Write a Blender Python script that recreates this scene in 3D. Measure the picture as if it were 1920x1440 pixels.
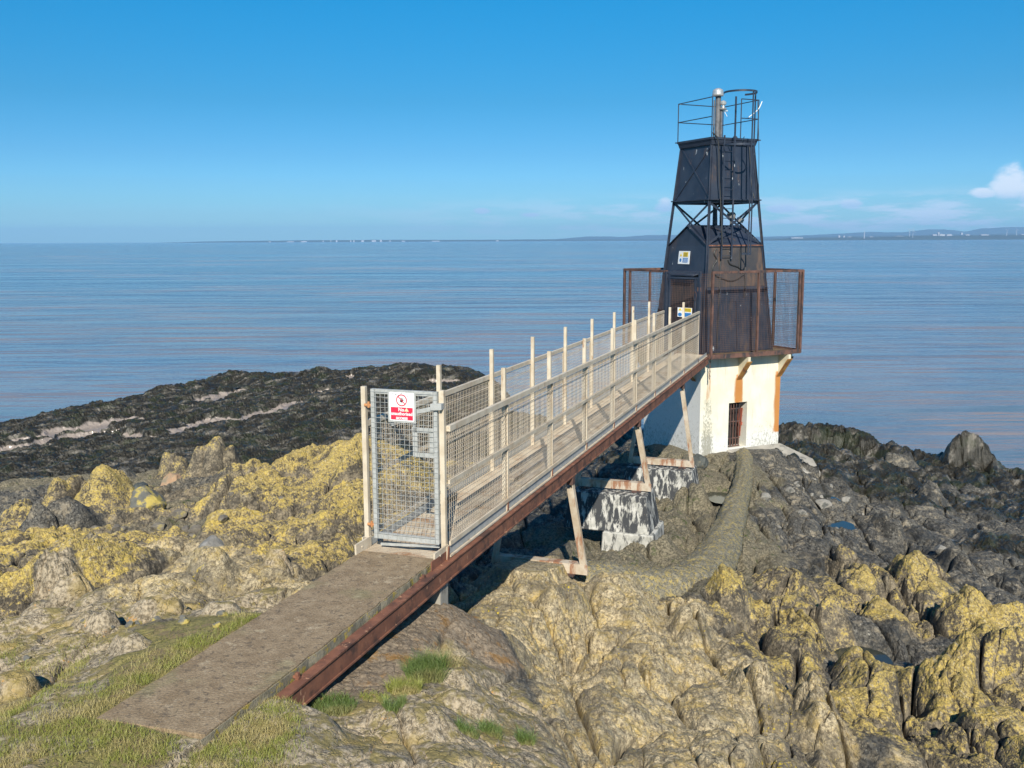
import bpy, bmesh, math, random
import numpy as np
from math import radians, sin, cos, pi
from mathutils import Vector, Matrix, Quaternion
random.seed(7); np.random.seed(7)
for o in list(bpy.data.objects): bpy.data.objects.remove(o)
SC = bpy.context.scene
COL = SC.collection

# ------------------------------------------------------------------ camera
CAMZ = 9.5                      # metres above the sea
cam_d = bpy.data.cameras.new('camera'); cam = bpy.data.objects.new('camera', cam_d); COL.objects.link(cam)
cam_d.sensor_width = 36.0; cam_d.lens = 36.0*1800/1920
cam_d.clip_start = 0.1; cam_d.clip_end = 60000
PITCH = radians(8.497); ROLL = radians(-0.2406)
cam.matrix_world = Matrix.Translation((0,0,CAMZ)) @ Matrix.Rotation(pi/2-PITCH, 4, 'X') @ Matrix.Rotation(ROLL, 4, 'Z')
SC.camera = cam
SC.render.resolution_x = 1024; SC.render.resolution_y = 768
SC.view_settings.view_transform = 'Standard'; SC.view_settings.look = 'None'
SC.view_settings.exposure = 0.46; SC.view_settings.gamma = 1.0

# ------------------------------------------------------------------ sun
SUN_EL = 35.0
sd = bpy.data.lights.new('sun', 'SUN'); sd.energy = 4.8; sd.angle = radians(0.53); sd.color = (1.0, 0.945, 0.83)
so = bpy.data.objects.new('sun', sd); COL.objects.link(so)
so.rotation_euler = (radians(90-SUN_EL), 0, radians(0.6)); so.location = (0, -20, 60)

# ------------------------------------------------------------------ sky
world = bpy.data.worlds.new('World'); SC.world = world; world.use_nodes = True
nt = world.node_tree; nt.nodes.clear()
def NN(nt, t, **kw):
    n = nt.nodes.new(t)
    for k, v in kw.items():
        if k[0] == '_': n.inputs[k[1:].replace('_', ' ')].default_value = v
        else: setattr(n, k, v)
    return n
def MATH(nt, op, a, b=None, c=None, clamp=False):
    n = nt.nodes.new('ShaderNodeMath'); n.operation = op; n.use_clamp = clamp
    for i, x in enumerate((a, b, c)):
        if x is None: continue
        if isinstance(x, (int, float)): n.inputs[i].default_value = x
        else: nt.links.new(x, n.inputs[i])
    return n.outputs[0]
def RGB(nt, a, b, fac, mode='MIX'):
    n = nt.nodes.new('ShaderNodeMix'); n.data_type = 'RGBA'; n.blend_type = mode
    for s, x in ((0, fac), (6, a), (7, b)):
        if isinstance(x, (int, float)): n.inputs[s].default_value = x
        elif isinstance(x, (tuple, list)): n.inputs[s].default_value = (*x[:3], 1)
        else: nt.links.new(x, n.inputs[s])
    return n.outputs[2]
def SSTEP(nt, x, lo, hi):
    n = nt.nodes.new('ShaderNodeMapRange'); n.interpolation_type = 'SMOOTHSTEP'
    n.inputs[1].default_value = lo; n.inputs[2].default_value = hi
    nt.links.new(x, n.inputs[0]); return n.outputs[0]
def NOISE(nt, vec, scale, detail=4, rough=0.55, dist=0.0, out=0):
    n = nt.nodes.new('ShaderNodeTexNoise'); n.inputs['Scale'].default_value = scale
    n.inputs['Detail'].default_value = detail; n.inputs['Roughness'].default_value = rough
    n.inputs['Distortion'].default_value = dist
    if vec is not None: nt.links.new(vec, n.inputs['Vector'])
    return n.outputs[out]
def MAPV(nt, vec, loc=(0,0,0), rot=(0,0,0), scale=(1,1,1)):
    n = nt.nodes.new('ShaderNodeMapping'); n.inputs[1].default_value = loc; n.inputs[2].default_value = rot
    n.inputs[3].default_value = scale; nt.links.new(vec, n.inputs[0]); return n.outputs[0]

sky = NN(nt, 'ShaderNodeTexSky', sky_type='NISHITA', sun_disc=False)
sky.sun_elevation = radians(SUN_EL); sky.sun_rotation = radians(180); sky.altitude = 10
sky.air_density = 1.0; sky.dust_density = 0.35; sky.ozone_density = 3.2
tc = nt.nodes.new('ShaderNodeTexCoord')
hs = nt.nodes.new('ShaderNodeHueSaturation'); hs.inputs['Hue'].default_value = 0.488; hs.inputs['Saturation'].default_value = 1.28; hs.inputs['Value'].default_value = 1.0
nt.links.new(sky.outputs[0], hs.inputs['Color'])
sep = nt.nodes.new('ShaderNodeSeparateXYZ'); nt.links.new(tc.outputs['Generated'], sep.inputs[0])
az = MATH(nt, 'ARCTAN2', sep.outputs[0], sep.outputs[1])          # 0 = straight ahead, radians
el = sep.outputs[2]
tint = nt.nodes.new('ShaderNodeValToRGB'); nt.links.new(el, tint.inputs[0]); tint.color_ramp.elements.remove(tint.color_ramp.elements[0])
for i_, (p_, c_) in enumerate(((0.0, (.043, .089, .128)), (.027, (.0335, .0640, .0985)), (.085, (.0250, .0530, .0800)), (.137, (.0175, .0515, .0715)), (.245, (.0060, .0635, .0830)), (.6, (.008, .055, .080)))):
    e_ = tint.color_ramp.elements[0] if i_ == 0 else tint.color_ramp.elements.new(p_)
    e_.position = p_; e_.color = (*c_, 1)
skyc = RGB(nt, hs.outputs[0], tint.outputs[0], 1.0, 'MULTIPLY')
cmb = nt.nodes.new('ShaderNodeCombineXYZ'); nt.links.new(az, cmb.inputs[0]); nt.links.new(el, cmb.inputs[1])
n1 = NOISE(nt, MAPV(nt, cmb.outputs[0], scale=(30, 62, 1)), 1.0, 7, 0.62)
n2 = NOISE(nt, MAPV(nt, cmb.outputs[0], (5, 2, 0), (0, 0, 0), (16, 95, 1)), 1.0, 6, 0.6)
# low bank of small cumulus over the far shore, thicker towards the right
band = MATH(nt, 'MULTIPLY', SSTEP(nt, el, 0.001, 0.012), MATH(nt, 'SUBTRACT', 1.0, SSTEP(nt, el, 0.024, 0.052)))
side = MATH(nt, 'MULTIPLY_ADD', SSTEP(nt, az, -0.30, 0.40), 0.85, 0.0)
low = MATH(nt, 'MULTIPLY', SSTEP(nt, n2, 0.42, 0.60), MATH(nt, 'MULTIPLY', band, side))
# cumulus heads: (az, el, radius az, radius el)
def blob(a0, e0, ra, re):
    da = MATH(nt, 'DIVIDE', MATH(nt, 'SUBTRACT', az, a0), ra); de = MATH(nt, 'DIVIDE', MATH(nt, 'SUBTRACT', el, e0), re)
    d2 = MATH(nt, 'ADD', MATH(nt, 'MULTIPLY', da, da), MATH(nt, 'MULTIPLY', de, de))
    return MATH(nt, 'SUBTRACT', 1.0, d2)
bl = blob(0.470, 0.050, 0.020, 0.019)
for p in ((0.450, 0.041, 0.016, 0.006), (0.497, 0.039, 0.022, 0.011), (0.535, 0.042, 0.030, 0.014), (0.155, 0.034, 0.012, 0.009), (-0.030, 0.030, 0.012, 0.0045), (0.335, 0.034, 0.014, 0.006), (0.02, 0.026, 0.014, 0.003), (0.27, 0.030, 0.02, 0.005)):
    bl = MATH(nt, 'MAXIMUM', bl, blob(*p))
big = SSTEP(nt, MATH(nt, 'ADD', bl, MATH(nt, 'MULTIPLY_ADD', n1, 2.2, -1.1)), 0.10, 0.85)
big = MATH(nt, 'MULTIPLY', big, 0.85)
base_dark = SSTEP(nt, el, 0.030, 0.046)
ccol = RGB(nt, (0.36, 0.52, 0.74), (0.66, 0.72, 0.82), base_dark)  # bluish lower part: shade under the clouds painted into their colour
c1 = RGB(nt, skyc, (0.52, 0.64, 0.80), MATH(nt, 'MULTIPLY', low, 1.0))
c2 = RGB(nt, c1, ccol, big)
bg = NN(nt, 'ShaderNodeBackground', _Strength=1.0); nt.links.new(c2, bg.inputs[0])
wo = nt.nodes.new('ShaderNodeOutputWorld'); nt.links.new(bg.outputs[0], wo.inputs[0])

# ------------------------------------------------------------------ object helpers
def tag(o, label=None, cat=None, group=None, kind=None):
    if label: o['label'] = label
    if cat: o['category'] = cat
    if group: o['group'] = group
    if kind: o['kind'] = kind
    return o
def thing(name, loc, label, cat, group=None):
    o = bpy.data.objects.new(name, None); COL.objects.link(o); o.location = loc; o.empty_display_size = 0.3
    return tag(o, label, cat, group)
class MB:
    def __init__(s): s.v = []; s.f = []; s.a = []
    def add(s, vs, fs):
        b = len(s.v); s.v += [tuple(map(float, p)) for p in vs]; s.f += [tuple(i+b for i in f) for f in fs]
    def hexa(s, c):   # 8 corners: bottom 4 ccw, top 4 ccw
        s.add(c, [(3,2,1,0),(4,5,6,7),(0,1,5,4),(1,2,6,5),(2,3,7,6),(3,0,4,7)])
    def beam(s, p, q, w, h, up=(0,0,1), off=(0,0)):
        p = Vector(p); q = Vector(q); d = (q-p).normalized(); up = Vector(up)
        sx = d.cross(up)
        if sx.length < 1e-4: sx = d.cross(Vector((1,0,0)))
        sx.normalize(); uz = sx.cross(d).normalized()
        a = sx*(w/2); b = uz*(h/2); o = sx*off[0]+uz*off[1]
        s.hexa([p-a-b+o, p+a-b+o, q+a-b+o, q-a-b+o, p-a+b+o, p+a+b+o, q+a+b+o, q-a+b+o])
    def tube(s, p, q, r, n=8, r2=None, cap=True):
        p = Vector(p); q = Vector(q); d = (q-p).normalized(); r2 = r if r2 is None else r2
        sx = d.orthogonal().normalized(); sy = d.cross(sx)
        vs = []
        for c, rr in ((p, r), (q, r2)):
            for i in range(n):
                t = 2*pi*i/n; vs.append(c+sx*cos(t)*rr+sy*sin(t)*rr)
        fs = [(i, (i+1) % n, n+(i+1) % n, n+i) for i in range(n)]
        if cap: fs += [tuple(range(n-1, -1, -1)), tuple(range(n, 2*n))]
        s.add(vs, fs)
    def path(s, pts, r, n=6):
        for a, b in zip(pts[:-1], pts[1:]): s.tube(a, b, r, n)
    def lathe(s, c, prof, n=20):
        vs = []
        for r, z in prof:
            for i in range(n):
                t = 2*pi*i/n; vs.append((c[0]+r*cos(t), c[1]+r*sin(t), c[2]+z))
        fs = []
        for k in range(len(prof)-1):
            for i in range(n): fs.append((k*n+i, k*n+(i+1) % n, (k+1)*n+(i+1) % n, (k+1)*n+i))
        fs += [tuple(range(n-1, -1, -1)), tuple(range((len(prof)-1)*n, len(prof)*n))]
        s.add(vs, fs)
    def poly(s, pts): s.add(pts, [tuple(range(len(pts)))])
    def prism(s, pts, ext):
        n = len(pts); e = Vector(ext); vs = [Vector(p) for p in pts]; vs += [p+e for p in vs]
        s.add(vs, [tuple(range(n-1, -1, -1)), tuple(range(n, 2*n))]+[(i, (i+1) % n, n+(i+1) % n, n+i) for i in range(n)])
    def build(s, name, mat, parent=None, label=None, smooth=False, bevel=0.0):
        me = bpy.data.meshes.new(name)
        off = Vector((0,0,0))
        if parent is not None:
            q = parent
            while q is not None: off += Vector(q.location); q = q.parent
        me.from_pydata([tuple(Vector(v)-off) for v in s.v], [], s.f); me.update()
        bm = bmesh.new(); bm.from_mesh(me); bmesh.ops.recalc_face_normals(bm, faces=bm.faces)
        if bevel > 0:
            bmesh.ops.bevel(bm, geom=list(bm.edges), offset=bevel, segments=1, affect='EDGES', clamp_overlap=True)
        bm.to_mesh(me); bm.free()
        if smooth:
            for p in me.polygons: p.use_smooth = True
        if mat: me.materials.append(mat)
        o = bpy.data.objects.new(name, me); COL.objects.link(o)
        if parent is not None: o.parent = parent
        if label: o['label'] = label
        return o

# ------------------------------------------------------------------ materials
def newmat(name):
    m = bpy.data.materials.new(name); m.use_nodes = True; nt = m.node_tree; nt.nodes.clear()
    out = nt.nodes.new('ShaderNodeOutputMaterial'); p = nt.nodes.new('ShaderNodeBsdfPrincipled')
    nt.links.new(p.outputs[0], out.inputs[0]); t = nt.nodes.new('ShaderNodeTexCoord')
    return m, nt, p, t.outputs['Object']
def setc(nt, p, c, rough=None, metal=0.0):
    if isinstance(c, (tuple, list)): p.inputs['Base Color'].default_value = (*c, 1)
    else: nt.links.new(c, p.inputs['Base Color'])
    if rough is not None:
        if isinstance(rough, (int, float)): p.inputs['Roughness'].default_value = rough
        else: nt.links.new(rough, p.inputs['Roughness'])
    p.inputs['Metallic'].default_value = metal
def bump(nt, p, h, strength=0.3, dist=0.02):
    b = nt.nodes.new('ShaderNodeBump'); b.inputs['Strength'].default_value = strength; b.inputs['Distance'].default_value = dist
    nt.links.new(h, b.inputs['Height']); nt.links.new(b.outputs[0], p.inputs['Normal'])
def worn(name, c1, c2, stain=None, sthr=(0.58, 0.68), scale=6, rough=0.7, metal=0.0, streak=True, bs=0.25, spots=None, spthr=(0.66, 0.70)):
    """painted / weathered surface: two close tones, a stain colour in streaky patches, optional flake spots"""
    m, nt, p, v = newmat(name)
    n = NOISE(nt, v, scale, 6, 0.6); c = RGB(nt, c1, c2, SSTEP(nt, n, 0.35, 0.65))
    if stain:
        sv = MAPV(nt, v, scale=(1.6, 1.6, 0.45)) if streak else v
        s = NOISE(nt, sv, scale*0.9, 8, 0.68); c = RGB(nt, c, stain, SSTEP(nt, s, *sthr))
    if spots:
        s2 = NOISE(nt, MAPV(nt, v, (3, 7, 1), scale=(1.8, 1.8, 0.8)), scale*1.7, 5, 0.6); c = RGB(nt, c, spots, SSTEP(nt, s2, *spthr))
    setc(nt, p, c, rough, metal); bump(nt, p, NOISE(nt, v, scale*6, 5, 0.6), bs, 0.01)
    return m
M = {}
M['cream'] = worn('cream_paint', (0.50, 0.41, 0.295), (0.60, 0.52, 0.40), (0.34, 0.22, 0.13), (0.56, 0.70), 5, 0.6, bs=0.15, spots=(.26, .12, .06), spthr=(.67, .71))
M['cream_deck'] = worn('cream_deck', (0.40, 0.32, 0.23), (0.52, 0.44, 0.33), (0.27, 0.15, 0.08), (0.50, 0.68), 3, 0.75, streak=False)
M['trestle'] = worn('weathered_trestle_paint', (0.36, 0.28, 0.19), (0.50, 0.43, 0.34), (0.27, 0.13, 0.07), (0.50, 0.62), 3.5, 0.75, bs=.2)
M['wire'] = worn('galvanised_wire', (0.44, 0.36, 0.26), (0.54, 0.46, 0.36), (0.33, 0.2, 0.12), (0.60, 0.72), 2, 0.55)
M['galv'] = worn('galvanised_steel', (0.33, 0.335, 0.315), (0.42, 0.42, 0.40), None, scale=14, rough=0.55, metal=0.0)
M['rust'] = worn('rusty_beam', (0.155, 0.062, 0.037), (0.24, 0.098, 0.055), (0.075, 0.036, 0.026), (0.47, 0.64), 4.5, 0.85, streak=False, spots=(0.42, 0.22, 0.13), spthr=(0.62, 0.68))
M['rustdark'] = worn('dark_rust', (0.085, 0.045, 0.035), (0.15, 0.075, 0.055), (0.035, 0.03, 0.032), (0.48, 0.62), 4, 0.8)
M['rustwire'] = worn('rusty_wire', (0.09, 0.055, 0.045), (0.15, 0.085, 0.06), (0.04, 0.035, 0.04), (0.5, 0.65), 3, 0.8)
M['orange'] = worn('orange_rust', (0.42, 0.17, 0.06), (0.50, 0.24, 0.10), None, scale=12, rough=0.9)
M['black'] = worn('black_paint', (0.020, 0.027, 0.045), (0.034, 0.042, 0.062), (0.085, 0.060, 0.050), (0.55, 0.70), 1.9, 0.42, spots=(0.45, 0.47, 0.48), spthr=(0.675, 0.70), bs=0.12)
M['blackrust'] = worn('black_paint_rusting', (0.035, 0.036, 0.042), (0.062, 0.053, 0.050), (0.125, 0.080, 0.058), (0.50, 0.68), 1.6, 0.55, bs=0.12, spots=(0.50, 0.45, 0.40), spthr=(0.72, 0.75))
M['lamp'] = worn('lamp_metal', (0.55, 0.53, 0.50), (0.68, 0.66, 0.62), None, scale=20, rough=0.35, metal=0.6)
M['white'] = worn('white_enamel', (0.74, 0.74, 0.72), (0.80, 0.80, 0.79), None, scale=20, rough=0.35, bs=0.03)
M['signred'] = worn('red_enamel', (0.62, 0.02, 0.055), (0.66, 0.03, 0.07), None, scale=20, rough=0.4, bs=0.03)
M['signyellow'] = worn('yellow_enamel', (0.75, 0.52, 0.02), (0.78, 0.56, 0.04), None, scale=20, rough=0.4, bs=0.03)
M['signblue'] = worn('blue_enamel', (0.03, 0.16, 0.42), (0.04, 0.19, 0.46), None, scale=20, rough=0.4, bs=0.03)
M['ink'] = worn('black_ink', (0.02, 0.02, 0.02), (0.03, 0.03, 0.03), None, scale=20, rough=0.5, bs=0.02)
M['sticker'] = worn('faded_sticker', (0.75, 0.60, 0.35), (0.78, 0.66, 0.42), None, scale=30, rough=0.5, bs=0.02)
M['ramp'] = worn('ramp_concrete', (0.262, 0.184, 0.106), (0.35, 0.256, 0.156), (0.49, 0.385, 0.255), (0.55, 0.70), 7, 0.9, streak=False, spots=(0.17, 0.125, 0.08), spthr=(0.54, 0.66), bs=0.9)
nt_ = M['ramp'].node_tree; p_ = [n for n in nt_.nodes if n.type == 'BSDF_PRINCIPLED'][0]; v_ = nt_.nodes.new('ShaderNodeTexCoord').outputs['Object']; lk = p_.inputs['Base Color'].links[0].from_socket
g1_ = SSTEP(nt_, NOISE(nt_, v_, 60, 4, .7), .40, .62); c_ = RGB(nt_, RGB(nt_, lk, (.62, .62, .60), .85, 'MULTIPLY'), lk, g1_)
c_ = RGB(nt_, c_, (.46, .39, .29), MATH(nt_, 'MULTIPLY', SSTEP(nt_, NOISE(nt_, MAPV(nt_, v_, rot=(0, 0, .35), scale=(1, 3.2, 1)), 28, 4, .7), .60, .70), .8))
c_ = RGB(nt_, c_, (.20, .19, .085), MATH(nt_, 'MULTIPLY', SSTEP(nt_, NOISE(nt_, v_, 1.6, 5, .6), .54, .70), .45)); nt_.links.new(c_, p_.inputs['Base Color'])
M['edgeconc'] = worn('ramp_edge', (0.17, 0.15, 0.10), (0.30, 0.26, 0.18), (0.36, 0.27, 0.05), (0.52, 0.6), 9, 0.95, streak=False, bs=0.8)
M['apron'] = worn('apron_concrete', (0.27, 0.25, 0.21), (0.36, 0.33, 0.28), (0.17, 0.16, 0.14), (0.52, 0.62), 2.5, 0.9, streak=False, bs=0.6)
M['pipe'] = worn('lichened_concrete', (0.13, 0.12, 0.09), (0.27, 0.24, 0.17), (0.34, 0.265, 0.10), (0.48, 0.58), 15, 0.95, streak=False, bs=1.0, spots=(0.07, 0.07, 0.06), spthr=(0.52, 0.62))
M['pierpaint'] = worn('flaking_pier_paint', (0.34, 0.33, 0.29), (0.52, 0.50, 0.45), (0.04, 0.042, 0.045), (0.43, 0.53), 6.5, 0.8, spots=(0.30, 0.15, 0.06), spthr=(0.70, 0.76), bs=0.5)
M['pierlow'] = worn('limewashed_plinth', (0.36, 0.35, 0.31), (0.50, 0.48, 0.43), (0.08, 0.08, 0.075), (0.50, 0.60), 7.0, 0.85, bs=0.5)
M['farwhite'] = worn('distant_white_cladding', (0.34, 0.35, 0.38), (0.46, 0.47, 0.50), None, scale=0.01, rough=0.7)
M['fargrey'] = worn('distant_grey_roof', (0.35, 0.36, 0.38), (0.42, 0.42, 0.44), None, scale=0.01, rough=0.7)
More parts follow.
